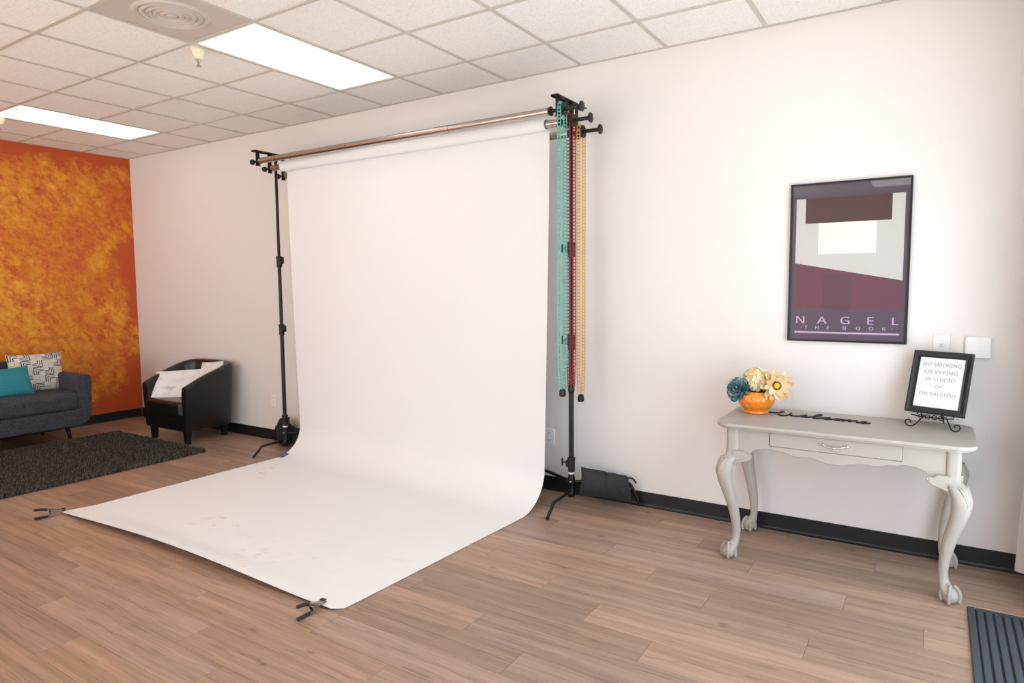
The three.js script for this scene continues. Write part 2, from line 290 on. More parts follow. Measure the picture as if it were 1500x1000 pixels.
// ------------------------------------------------------------------ white seamless paper backdrop with its stands
const PAPER_TEX = tex(1024, 1024, (u, v) => {       // v: 0 at the roll, 1 at the floor's front edge; scuffs from shoes on the floor part
  let s = 240; const X = u * 2.7, Y = v * 4.6;
  const scuff = sm(0.62, 0.78, fbm(X * 17 + Y * 6, Y * 26, 3, 21)) * sm(0.5, 0.68, fbm(X * 1.3, Y * 1.9, 3, 22)) * sm(0.64, 0.7, v);
  return [s - 27 * scuff, s - 1 - 28 * scuff, s - 1 - 28 * scuff];
});
{
  const t1 = { y: 2.64, z: 0.425 }, t2 = { y: 2.595, z: 0.3 }, t3 = { y: 2.55, z: 0.155 };
  const LXs = 2.915, RXs = 5.93, SZ = 0.238, PLATE = 2.728;
  function stand(label, x, dir) {      // dir: side on which the clamp knobs stick out
    const s = thing('backdrop_stand', label, 'stand', [x, 0, SZ], 0, 'backdrop stands');
    const col = (y0, y1, r) => part('column', cyl([0, y0, 0], [0, y1, 0], r), blackMetal, s);
    col(0.07, 1.14, 0.0175); col(1.14, 1.76, 0.0155); col(1.76, 2.70, 0.013);
    for (const y of [0.285, 1.135, 1.76]) {
      const c = part('collar', [lathe([[0.0001, -0.05], [0.022, -0.05], [0.024, -0.046], [0.024, 0.03], [0.028, 0.034], [0.028, 0.048], [0.024, 0.052], [0.0001, 0.052]], 20), rbox(0.03, 0.05, 0.03, 0.005, dir * 0.024, 0.005, 0)], blackPlastic, s); c.position.y = y;
      part('clamp_knob', [cyl([dir * 0.03, 0.01, 0.004], [dir * 0.062, 0.014, 0.008], 0.007, 0.005), rbox(0.013, 0.058, 0.014, 0.005, dir * 0.066, 0.014, 0.008)], blackPlastic, c);
    }
    part('band', cyl([0, 0.222, 0], [0, 0.234, 0], 0.0225, 0.0225, 24), M(0xe8e6e0, 0.4), s);
    part('hub', [lathe([[0.0001, 0.06], [0.022, 0.06], [0.025, 0.07], [0.025, 0.1], [0.021, 0.105], [0.021, 0.15], [0.026, 0.155], [0.026, 0.19], [0.021, 0.2], [0.021, 0.222], [0.0001, 0.222]], 24)], blackMetal, s);
    for (const y of [0.17, 0.095]) part('hub_bolt', sph(0.006, y, 0.025, 0.008), chrome, s);
    const legs = [[0.03, 1, 0.365, 0.1], [0.9, -0.43, 0.47, 0.165], [-0.9, -0.43, 0.44, 0.165]];
    for (const [ax, az, r, y0] of legs) {
      const n = Math.hypot(ax, az), dx = ax / n, dz = az / n, k = (f, y) => [dx * r * f, y, dz * r * f];
      part('leg', tube(y0 > 0.12 ? [k(0.04, 0.165), k(0.4, 0.168), k(0.74, 0.168), k(0.84, 0.162), k(0.89, 0.13), k(1, 0.011)] : [k(0.05, y0), k(0.3, 0.097), k(0.62, 0.095), k(0.74, 0.09), k(0.82, 0.066), k(1, 0.011)], 0.0115, 36, 10), blackMetal, s);
    }
    // head: plate across the stand and three hangers of growing length
    part('head_plate', [box(0.05, 0.005, 0.42, 0.0, PLATE, 0.262 - SZ), box(0.004, 0.01, 0.42, -0.023, PLATE - 0.006, 0.262 - SZ)], blackMetal, s);
    part('socket', cyl([0, 2.66, 0], [0, PLATE, 0], 0.018), blackMetal, s);
    for (const t of [t1, t2, t3]) part('hanger', [box2(-0.006, 0.0, t.y - 0.036, PLATE, t.z - SZ - 0.019, t.z - SZ + 0.019), box2(-0.012, 0.012, t.y - 0.042, t.y - 0.036, t.z - SZ - 0.019, t.z - SZ + 0.019)], blackMetal, s);
    return s;
  }
  stand('black steel stand holding up the backdrop tubes, beside the black armchair', LXs, 1);
  stand('black steel stand with coloured chains hanging over it, beside the console table', RXs, -1);
  // three roller tubes
  const names = ['front bare chrome roller tube along the top of the backdrop', 'middle chrome roller tube inside the white paper roll', 'rear chrome roller tube hidden behind the white paper'];
  [t1, t2, t3].forEach((t, i) => {
    const b = thing('roller_tube', names[i], 'tube', [0, t.y, t.z], 0, 'backdrop roller tubes');
    const xa = LXs + 0.028, xb = RXs - 0.055, r = 0.0255;
    part('tube', cyl([xa, 0, 0], [xb, 0, 0], r, r, 28), chrome, b);
    if (i === 0) for (const f of [0.075, 0.37, 0.72]) part('joint_ring', new THREE.TorusGeometry(r, 0.0016, 6, 28).rotateY(Math.PI / 2).translate(xa + (xb - xa) * f, 0, 0), blackMetal, b);
    // expander cones, axle pins and end knobs
    part('expander', cyl([xa - 0.006, 0, 0], [xa + 0.006, 0, 0], 0.03, 0.027), blackPlastic, b); part('expander', cyl([xb - 0.006, 0, 0], [xb + 0.008, 0, 0], 0.027, 0.031), blackPlastic, b);
    part('axle', cyl([xa - 0.1, 0, 0], [xa - 0.006, 0, 0], 0.0075), blackPlastic, b); part('axle', cyl([xb + 0.008, 0, 0], [RXs + 0.17, 0, 0], 0.0125), blackPlastic, b);
    const kx = xa - 0.105;
    part('end_knob', [lathe([[0.0001, -0.024], [0.016, -0.022], [0.024, -0.008], [0.024, 0.008], [0.016, 0.02], [0.0001, 0.022]], 10).rotateZ(Math.PI / 2).translate(kx, 0, 0)], blackPlastic, b);
    part('end_disc', [lathe([[0.0001, -0.006], [0.03, -0.006], [0.033, 0], [0.03, 0.006], [0.0001, 0.009]], 24).rotateZ(-Math.PI / 2).translate(RXs + 0.172, 0, 0)], blackPlastic, b);
    part('chain_wheel', [lathe([[0.0001, -0.019], [0.041, -0.019], [0.043, -0.015], [0.033, -0.006], [0.033, 0.006], [0.043, 0.015], [0.041, 0.019], [0.0001, 0.019]], 24).rotateZ(Math.PI / 2).translate(RXs + 0.032, 0, 0)], blackPlastic, b);
  });
  // chains: ladder links, two strands over the wheel, a weight at the bottom
  const link = (() => { const w = 0.021, p = 0.0225, a = 0.0052; return merge([box(a, p, 0.004, -w / 2, 0, 0), box(a, p, 0.004, w / 2, 0, 0), box(w, 0.0062, 0.0055, 0, p / 2, 0)]); })();
  const chains = [[t1, 0.79, P(0x5cc4b2, 0.35, { transmission: 0.15, thickness: 0 }), 'teal plastic pull chain'], [t2, 0.80, P(0x8c1c22, 0.35), 'dark red plastic pull chain'], [t3, 0.715, P(0xfabc52, 0.35, { transmission: 0.15, thickness: 0 }), 'yellow plastic pull chain']];
  for (const [t, yb, m, l] of chains) {
    const c = thing('pull_chain', l + ' looped over a roller wheel', 'chain', [RXs + 0.032, t.y, t.z], 0, 'backdrop pull chains'), R = 0.04, L = t.y - yb - 0.05, n = Math.round(L / 0.0225);
    for (const s of [-1, 1]) { const gs = []; for (let k = 0; k < n; k++) { const g = link.clone(); g.rotateY(s * 0.12); g.translate(0, -0.0113 - k * 0.0225, s * (R + 0.001 - 0.016 * Math.max(0, (k - n + 9) / 9))); gs.push(g); } part('strand', gs, m, c); }
    const gs = []; for (let k = 0; k <= 6; k++) { const a = Math.PI * k / 6, g = link.clone(); g.scale(1, 0.95, 1); g.rotateX(a - Math.PI / 2 + Math.PI / 2); g.translate(0, Math.sin(a) * R, Math.cos(a) * R); gs.push(g); } part('bend', gs, m, c);
    const w = part('weight', lathe([[0.0001, -0.05], [0.018, -0.048], [0.022, -0.036], [0.02, -0.012], [0.016, 0.0], [0.0001, 0.006]], 20), blackPlastic, c); w.position.y = -L - 0.0; w.scale.z = 1.25; 
  }
  // the paper: a thin roll on the middle tube, and the sheet sweeping down and out over the floor
  const p = thing('paper_backdrop', 'white seamless paper backdrop hanging from a roll and sweeping onto the floor', 'backdrop');
  const paper = M(0xffffff, 0.72, { map: PAPER_TEX });
  const XL = 3.09, XR = 5.775, RR = 0.043;
  part('roll', [cyl([XL, t2.y, t2.z], [XR, t2.y, t2.z], RR, RR, 40, true), lathe([[0.029, 0], [RR, 0]], 40).rotateZ(Math.PI / 2).translate(XL, t2.y, t2.z), lathe([[0.029, 0], [RR, 0]], 40).rotateZ(-Math.PI / 2).translate(XR, t2.y, t2.z)], M(0xf0efef, 0.72), p);
  for (const [a, b] of [[XL - 0.003, XL + 0.03], [XR - 0.03, XR + 0.004]]) part('core_tube', cyl([a, t2.y, t2.z], [b, t2.y, t2.z], 0.03, 0.03, 28, true), M(0x6b4a34, 0.8), p);
  const NV = 120, NU = 60, TH = 0.0008;
  const at = (u, v) => {
    const xT = XL + (XR - XL) * u, zT = t2.z - RR, xB = 3.085 + 2.695 * u, zB = 0.205 + 0.145 * u + 0.0 * u * u, yc = 0.26, zc = zB + 0.27 + 0.03 * u;
    const front = [3.065 + 2.64 * u, 0.012, 2.205 - 0.02 * u];
    if (v < 0.5) { const s = v / 0.5, e = s * s * (1.6 - 0.6 * s) ; return [xT + (xB - xT) * s, t2.y + (yc - t2.y) * s, zT + (zB - zT) * (0.35 * s + 0.65 * e) + 0.006 * Math.sin(s * 3) * Math.sin(u * 7)]; }
    if (v < 0.64) { const s = (v - 0.5) / 0.14, a = (1 - s) * (1 - s), b = 2 * s * (1 - s), c = s * s, k = 0.55; // cubic sweep
      const B0 = (1 - s) ** 3, B1 = 3 * s * (1 - s) ** 2, B2 = 3 * s * s * (1 - s), B3 = s ** 3;
      return [xB, yc * B0 + yc * (1 - k) * B1 + 0.003 * (B2 + B3), zB * (B0 + B1) + (zc - (zc - zB) * k) * B2 + zc * B3]; }
    const s = (v - 0.64) / 0.36, lift = sm(0.86, 1, s) * (0.014 + 0.036 * Math.pow(Math.sin(Math.PI * Math.min(1, Math.max(0, (u - 0.02) / 0.9))), 1.2)) * (1 - sm(0.955, 1, u) * 1);
    let z = zc + (front[2] - zc) * s; if (u > 0.955) z -= 0.05 * s * (1 - Math.sqrt(Math.max(0, 1 - ((u - 0.955) / 0.045) ** 2))) * sm(0.9, 1, s);
    return [xB + (front[0] - xB) * s, 0.003 + lift, z];
  };
  // two skins, the lower offset along the normal, so that the paper has a thickness
  const up = surf(NU, NV, at), nn = up.attributes.normal, pp = up.attributes.position, lo = up.clone(), lp = lo.attributes.position;
  for (let i = 0; i < pp.count; i++) lp.setXYZ(i, pp.getX(i) - nn.getX(i) * TH * Math.sign(nn.getY(i) + nn.getZ(i)), Math.max(0.0012, pp.getY(i) - Math.abs(nn.getY(i)) * TH), pp.getZ(i) - nn.getZ(i) * TH * Math.sign(nn.getZ(i) + nn.getY(i)));
  part('sheet', [up, lo], paper, p);
  const tape = thing('tape_strip', 'short strip of bright blue tape on the edge of the white paper', 'tape');
    { const g = surf(4, 6, (a, b) => { const q = at(0.002 + 0.016 * a + 0.0 * b, 0.605 + 0.028 * b); return [q[0], q[1] + 0.0022, q[2] + 0.0012]; }); part('strip', g, M(0x2f63c8, 0.6, { side: THREE.DoubleSide }), tape); }
  // spring clamps on the front corners
  function clamp(label, x, z, turn) {
    const c = thing('spring_clamp', label, 'clamp', [x, 0, z], turn, 'spring clamps on the paper');
    const jaw = (s) => { // plate bent from the tip (z = 0) through the pivot (z = .07) to the handle
      const sh2 = new THREE.Shape(); sh2.moveTo(0, 0.0); sh2.lineTo(0.035, s * 0.006); sh2.lineTo(0.062, s * 0.017); sh2.lineTo(0.098, s * 0.026); sh2.lineTo(0.1, s * 0.0225); sh2.lineTo(0.066, s * 0.012); sh2.lineTo(0.036, s * 0.0015); sh2.lineTo(0, -s * 0.003); sh2.closePath();
      const g = extrude(sh2, 0.026, 0.0006, 1); g.translate(0, 0, -0.013); g.rotateY(-Math.PI / 2); return g; };
    const y = 0.03;
    part('jaw', [jaw(1).translate(0, y, 0)], steel, c); part('jaw', [jaw(-1).translate(0, y, 0)], steel, c);
    [-1, 1].forEach(s => { const q = new THREE.Shape(); q.moveTo(0.03, 0.004); q.lineTo(0.075, 0.018); q.lineTo(0.085, 0); q.lineTo(0.075, -0.018); q.lineTo(0.03, -0.004); q.closePath(); const g = extrude(q, 0.0012, 0, 1); g.rotateY(-Math.PI / 2); g.translate(s * 0.0125, y, 0); part('side_plate', g, steel, c); });
    part('pivot', cyl([-0.016, y, 0.07], [0.016, y, 0.07], 0.0045), chrome, c);
    for (const s of [1, -1]) part('handle_grip', [tube([[0, y + s * 0.023, 0.094], [0, y + s * (s > 0 ? 0.034 : 0.02), 0.13], [0, y + (s > 0 ? 0.04 : -0.018), 0.165]], 0.0085, 14, 10), sph(0, y + (s > 0 ? 0.04 : -0.018), 0.165, 0.0085)], M(0x2a2422, 0.55), c);
    for (const dy of [0.004, -0.006]) part('jaw_tip', rbox(0.03, 0.005, 0.016, 0.002, 0, y + dy, 0.002), M(0x2a2422, 0.55), c);
  }
  clamp('metal spring clamp on the paper corner near the dark rug', 3.06, 2.19, -0.05);
  clamp('metal spring clamp on the paper corner out in the plank floor, away from the rug', 5.6, 2.165, 0.1);
  // sandbags
  const cloth = M(0x28282c, 0.8, { bumpMap: tex(128, 128, (u, v, x, y) => 128 + 60 * ((x + y) % 2) + 50 * (hash(x, y, 3) - 0.5), { srgb: false, rx: 12, ry: 12 }), bumpScale: 0.0006 });
  { // saddle bag over the leg that points along the wall: two sand-filled pouches joined over the leg
    const b = thing('sandbag', 'charcoal cloth sandbag slung over the leg of the stand with the chains', 'sandbag', [RXs + 0.04, 0, SZ - 0.02], 0.445, 'sandbags on the stands');
    const L = 0.335, pouch = (s) => surf(40, 44, (u, v) => {      // v runs round the section, u along the leg
      const f = u, x = 0.018 + L * f, a = v * Math.PI * 2, end = Math.pow(Math.max(0, 1 - Math.pow(Math.abs(2 * f - 1), 5)), 0.4), top = 0.262 - 0.05 * f + 0.012 * Math.exp(-f * 9), bot = 0.062 + 0.016 * Math.sin(f * 3.1 + 0.4) - 0.012 * f;
      const c = Math.cos(a), yy = (top + bot) / 2 + (top - bot) / 2 * Math.sign(c) * Math.pow(Math.abs(c), 0.75) * (0.9 + 0.1 * end), low = 1 - (yy - bot) / (top - bot);
      const th = end * (0.008 + 0.034 * Math.pow(Math.sin(Math.PI * Math.min(1, 0.1 + low * 0.85)), 0.9)), wr = 0.009 * (fbm(x * 26 + yy * 9, yy * 15, 3, 33 + s) - 0.5) * 2 + 0.003 * Math.sin(x * 55 + yy * 30) * (1 - low);
      return [x + 0.012 * Math.sin(yy * 22) * (f > 0.5 ? 1 : -0.6), yy, s * (0.018 + 0.012 * low) + Math.sin(a) * th + s * wr]; });
    part('pouch', pouch(1), cloth, b); part('pouch', pouch(-1), cloth, b);
    const strap = cloth.clone(); strap.side = THREE.DoubleSide;
    part('saddle', surf(20, 10, (u, v) => { const a = Math.PI * v, x = 0.025 + u * (L - 0.015); return [x, 0.238 - 0.05 * u + 0.012 * Math.exp(-u * 9) + Math.sin(a) * 0.02, Math.cos(a) * 0.024]; }), strap, b);
    part('grab_strap', tube([[L - 0.01, 0.205, 0.02], [L + 0.035, 0.202, 0.014], [L + 0.062, 0.17, 0.01]], 0.006, 12, 6), strap, b);
  }
  { // slumped bag round the foot of the other stand
    const b = thing('sandbag', 'black cloth sandbag slumped behind the foot of the stand near the armchair', 'sandbag', [LXs, 0, SZ], 0, 'sandbags on the stands');
    const blob = (cx, cz, w, d, y0, y1, ph) => loft(Array.from({ length: 12 }, (_, i) => { const f = i / 11, y = y0 + (y1 - y0) * f, k = Math.pow(Math.sin(Math.PI * (0.07 + 0.86 * f)), 0.45) * (1.06 - 0.3 * f); return Array.from({ length: 20 }, (_, j) => { const a = -j / 20 * Math.PI * 2, q = 1 + 0.07 * Math.sin(a * 3 + ph + f * 4) + 0.05 * Math.sin(a * 5 - f * 6); return [cx + Math.cos(a) * w * k * q + 0.012 * Math.sin(f * 5), y, cz + Math.sin(a) * d * k * q]; }); }));
    const bm = M(0x141417, 0.8);
    part('pouch', blob(-0.16, -0.115, 0.1, 0.075, 0.012, 0.265, 0), bm, b); part('pouch', blob(0.06, -0.11, 0.085, 0.075, 0.012, 0.19, 2), bm, b);
    part('strap', tube([[-0.14, 0.25, -0.11], [-0.05, 0.232, -0.075], [0.01, 0.205, -0.07], [0.06, 0.17, -0.1]], 0.016, 20, 8), bm, b);
  }
}

// ------------------------------------------------------------------ sofa, cushions, rug, armchair
const tweed = tex(512, 512, (u, v, x, y) => { const w = ((x >> 1) + (y >> 1)) % 2, n = hash(x >> 1, y >> 1, 3), q = n > 0.86 ? 84 : n > 0.6 ? 26 : 0, b = 38 + 10 * w + q + 16 * (vn(x * 0.06, y * 0.06, 4, 30, 30) - 0.5); return [b * 0.95, b * 0.97, b * 1.08]; }, { rx: 3.4, ry: 3.4 });
const tweedMat = M(0xffffff, 0.92, { map: tweed, bumpMap: tex(256, 256, (u, v, x, y) => 90 + 120 * hash(x >> 1, y >> 1, 6), { srgb: false, rx: 4, ry: 4 }), bumpScale: 0.0012 });
{ // the sofa faces +x with its back to the orange wall; z = 0 is the outer face of the arm by the corner
  const s = thing('sofa', 'dark grey tweed sofa with rounded arms and black splayed legs against the orange wall', 'sofa', [0.06, 0, 0.965]);
  const L = 2.05, D = 0.8;
  // U-shaped shell: rail along the bottom turning up into both arms (profile in z-y, swept along x)
  const o = new THREE.Shape(), r = 0.13, y0 = 0.185, y1 = 0.655, t = 0.098, ri = 0.05;
  o.moveTo(r, y0); o.lineTo(L - r, y0); o.quadraticCurveTo(L - 0.01, y0, L - 0.012, y0 + r + 0.03); o.lineTo(L, y1 - 0.03); o.quadraticCurveTo(L, y1, L - 0.03, y1); o.lineTo(L - t + 0.02, y1); o.quadraticCurveTo(L - t, y1, L - t, y1 - 0.025); o.lineTo(L - t, 0.315 + ri); o.quadraticCurveTo(L - t, 0.315, L - t - ri, 0.315);
  o.lineTo(t + ri, 0.315); o.quadraticCurveTo(t, 0.315, t, 0.315 + ri); o.lineTo(t, y1 - 0.025); o.quadraticCurveTo(t, y1, t - 0.02, y1); o.lineTo(0.03, y1); o.quadraticCurveTo(0, y1, 0, y1 - 0.03); o.lineTo(0.012, y0 + r + 0.03); o.quadraticCurveTo(0.01, y0, r, y0);
  const shell = extrude(o, D - 0.04, 0.02, 4, 10); shell.rotateY(-Math.PI / 2); shell.translate(D - 0.02, 0, 0); // profile x -> z, depth -> -x
  part('frame_shell', uvm(shell), tweedMat, s);
  // seams along the front edge of the arm and rail
  const seam = M(0x23252d, 0.9);
  part('piping', tube([[D - 0.012, y1 - 0.03, 0.098], [D - 0.005, 0.45, 0.1], [D - 0.004, 0.35, 0.104], [D - 0.004, 0.318, 0.15], [D - 0.004, 0.316, 0.4], [D - 0.004, 0.316, L - 0.15]], 0.004, 60, 6), seam, s);
  // back, leaning a little
  const back = rbox(0.17, 0.5, L - 2 * t - 0.01, 0.06, 0, 0, 0, 4); back.rotateZ(0.12); back.translate(0.14, 0.56, L / 2); part('backrest', uvm(back), tweedMat, s);
  for (const [a, b] of [[t + 0.004, L / 2 - 0.003], [L / 2 + 0.003, L - t - 0.004]]) {
    const w = b - a, g = new RoundedBoxGeometry(0.62, 0.19, w, 6, 0.06), p = g.attributes.position;
    for (let i = 0; i < p.count; i++) { const x = p.getX(i) / 0.31, z = p.getZ(i) / (w / 2); if (p.getY(i) > 0) p.setY(i, p.getY(i) + 0.02 * (1 - x * x) * (1 - z * z * 0.8)); }
    g.computeVertexNormals(); g.translate(0.505, 0.416, (a + b) / 2); part('seat_cushion', uvm(g), tweedMat, s);
  }
  for (const [x, z, sx, sz] of [[0.6, 0.16, 1, -1], [0.12, 0.2, -1, -1], [0.6, L - 0.16, 1, 1], [0.12, L - 0.2, -1, 1]]) part('leg', cyl([x + sx * 0.02, 0.0, z + sz * 0.03], [x, 0.185, z + 0.0], 0.014, 0.026, 16), M(0x0d0d0e, 0.35), s);
}
function cushion(w, h, d, n = 26, pinch = 0.05) { // pillow: two bulged faces with drawn-in sides and sharp corners
  const f = sgn => surf(n, n, (u, v) => { const a = 2 * u - 1, b = 2 * v - 1, e = (1 - Math.pow(Math.abs(a), 2.6)) * (1 - Math.pow(Math.abs(b), 2.6)), x = a * w / 2 * (1 - pinch * (1 - b * b) * Math.abs(a)), y = b * h / 2 * (1 - pinch * (1 - a * a) * Math.abs(b));
    return [sgn > 0 ? x : -x, y, sgn * (0.004 + d / 2 * Math.pow(Math.max(0, e), 0.55) * (1 + 0.06 * Math.sin(a * 5 + b * 3)))]; });
  return [f(1), f(-1)];
}
{
  const pat = canvasTex(512, 512, (c, w) => { c.fillStyle = '#d9d4cc'; c.fillRect(0, 0, w, w); const n = 5, q = w / n;
    for (let i = 0; i < n; i++) for (let j = 0; j < n; j++) { c.save(); c.translate((i + 0.5) * q, (j + 0.5) * q); c.rotate(((i + j) % 2 ? 2 : 0) * Math.PI / 2); const dark = (i + j) % 2 ? 1 : 0;
      for (let k = 0; k < 3; k++) { c.strokeStyle = (i * 2 + j) % 3 === 1 ? ['#bdb6ae', '#c8c2ba', '#b5aea8'][k] : ['#2b2a33', '#4a4852', '#25242c'][k]; c.lineWidth = q * 0.09; const a = -q * 0.42 + k * q * 0.2; c.beginPath(); c.moveTo(a, q * 0.46); c.lineTo(a, a + q * 0.1); c.quadraticCurveTo(a, a, a + q * 0.1, a); c.lineTo(q * 0.46, a); c.stroke(); } c.restore(); } });
  const p = thing('throw_pillow', 'white throw pillow with a dark angular line pattern on the sofa', 'pillow', [0.36, 0.685, 1.235]); 
  const m = part('cover', cushion(0.47, 0.4, 0.15), M(0xffffff, 0.9, { map: pat }), p); m.rotation.set(-0.28, Math.PI / 2 - 0.12, 0.0, 'YXZ');
  const p2 = thing('throw_pillow', 'plain teal throw pillow on the sofa, in front of the patterned pillow', 'pillow', [0.55, 0.635, 1.60]);
  const crease = tex(256, 256, (u, v) => 128 + 120 * (fbm(u * 3 + 0.4 * v, v * 9, 4, 3) - 0.5), { srgb: false });
  const m2 = part('cover', cushion(0.5, 0.3, 0.14), M(0x2c8a97, 0.8, { bumpMap: crease, bumpScale: 0.012 }), p2); m2.rotation.set(-0.42, Math.PI / 2 + 0.06, 0.0, 'YXZ');
}
{ // shag rug
  const x0 = 0.76, x1 = 2.335, z0 = 0.675, z1 = 2.9, r = thing('shag_rug', 'dark charcoal brown shag rug on the planks in front of the sofa', 'rug', [0, 0, 0]);
  part('backing', rbox(x1 - x0 - 0.02, 0.012, z1 - z0 - 0.02, 0.004, (x0 + x1) / 2, 0.006, (z0 + z1) / 2), M(0x2a2622, 0.95), r);
  const tuft = new THREE.ConeGeometry(0.0055, 0.034, 4, 1, true); tuft.translate(0, 0.015, 0);
  const n = 60000, im = new THREE.InstancedMesh(tuft, M(0xffffff, 0.95), n), d = new THREE.Object3D(), cols = [0x5a534a, 0x3d3832, 0x746b60, 0x2b2723].map(c => new THREE.Color(c));
  for (let i = 0; i < n; i++) { d.position.set(rr(x0, x1), 0.008, rr(z0, z1)); const lean = 0.35 + 0.35 * vn(d.position.x * 6, d.position.z * 6, 5); d.rotation.set(rr(-1, 1) * lean, rr(0, 6.28), rr(-1, 1) * lean); const s = rr(0.75, 1.2); d.scale.set(s, s, s); d.updateMatrix(); im.setMatrixAt(i, d.matrix); im.setColorAt(i, cols[Math.floor(rnd() * 4)]); }
  im.name = 'pile'; im.userData.kind = 'stuff'; im.castShadow = im.receiveShadow = true; r.add(im);
}
{ // black leather tub chair facing the room, back to the long wall
  const leather = P(0x0b0a0a, 0.36, { clearcoat: 0.25, clearcoatRoughness: 0.3, bumpMap: tex(256, 256, (u, v) => 255 * fbm(u * 40, v * 40, 3, 5), { srgb: false, rx: 2, ry: 2 }), bumpScale: 0.0008 });
  const a = thing('armchair', 'black leather tub armchair with square black legs in the corner', 'armchair', [1.578, 0, 0.36]);
  const W = 0.352, ZF = 0.262, ZB = -0.325, T = 0.085;
  // plan path of the outer face, front left -> round the back -> front right, at the foot of the shell
  const path = []; const N = 56, zc = -0.05, e = 3.2;
  for (let i = 0; i < 8; i++) path.push([-W, ZF + (zc - ZF) * i / 8]);
  for (let i = 0; i <= N; i++) { const t = Math.PI * i / N, c = Math.cos(t), s = Math.sin(t); path.push([-W * Math.sign(c) * Math.pow(Math.abs(c), 2 / e), zc + (ZB - zc) * Math.pow(s, 2 / e)]); }
  for (let i = 1; i <= 8; i++) path.push([W, zc + (ZF - zc) * i / 8]);
  const rings = path.map(([x, z], i) => {
    const p = path[Math.max(0, i - 1)], q = path[Math.min(path.length - 1, i + 1)], L = Math.hypot(q[0] - p[0], q[1] - p[1]), nx = (q[1] - p[1]) / L, nz = -(q[0] - p[0]) / L; // inward? fixed below
    const ix = Math.sign(-x * nx + (-0.05 - z) * nz) || 1, dx = nx * ix, dz = nz * ix;
    const f = (ZF - z) / (ZF - ZB), h = 0.572 + 0.2 * (1 - Math.pow(1 - Math.min(1, f), 1.5));
    const P0 = (o, y) => { const flare = 0.045 * (y - 0.125) / 0.45; return [x + dx * (o - flare), y, z + dz * (o - flare * (z < zc ? 0.35 : 1)) + (Math.abs(dz) < 0.2 ? 0 : 0)]; };
    return [P0(0.012, 0.128), P0(0, 0.14), P0(0, 0.3), P0(0, h - 0.05), P0(0.006, h - 0.02), P0(0.02, h - 0.004), P0(0.042, h), P0(0.065, h - 0.004), P0(0.08, h - 0.02), P0(T, h - 0.05), P0(T, 0.4), P0(T, 0.2), P0(T - 0.01, 0.128)];
  });
  part('tub_shell', uvm(toCreasedNormals(loft(rings), 0.7)), leather, a);
  part('arm_piping', [tube(rings.map(r => r[4]), 0.004, 160, 6)], leather, a);
  const g = rbox(2 * W - 2 * T + 0.09, 0.165, 0.52, 0.045, 0, 0.338, 0.03, 5); part('seat_cushion', uvm(g), leather, a);
  part('front_rail', uvm(rbox(2 * W - 2 * T + 0.03, 0.13, 0.5, 0.012, 0, 0.19, 0.008)), leather, a);
  for (const [x, z] of [[-0.27, 0.225], [0.315, 0.225], [0.235, -0.225], [-0.225, -0.225]]) { const q = new THREE.CylinderGeometry(0.041, 0.029, 0.13, 4); q.rotateY(Math.PI / 4); q.translate(x, 0.065, z); part('leg', toCreasedNormals(q.toNonIndexed(), 0.5), M(0x0c0b0b, 0.4), a); }
  // two white cushions with a faint grey print lying in the seat
  const marble = tex(256, 256, (u, v) => { const n = fbm(u * 3 + 2 * fbm(u * 4, v * 4, 3, 3), v * 3, 5, 7), k = sm(0.6, 0.72, n) * 34 + 12 * sm(0.55, 0.8, fbm(u * 7, v * 7, 3, 9)); return [238 - k, 237 - k, 239 - k]; });
  const mm = M(0xffffff, 0.75, { map: marble });
  const c1 = thing('white_cushion', 'white cushion with faint grey marks leaning forward in the black armchair', 'pillow', [1.455, 0.535, 0.385], 0, 'white cushions in the armchair');
  part('cover', cushion(0.53, 0.34, 0.07, 20, 0.03), mm, c1).rotation.set(-0.62, 0.6, 0.06, 'YXZ');
  const c2 = thing('white_cushion', 'white cushion tucked behind another one, against the back of the black armchair', 'pillow', [1.7, 0.6, 0.2], 0, 'white cushions in the armchair');
  part('cover', cushion(0.42, 0.34, 0.07, 20, 0.03), mm, c2).rotation.set(-0.3, -0.1, 0.1, 'YXZ');
}

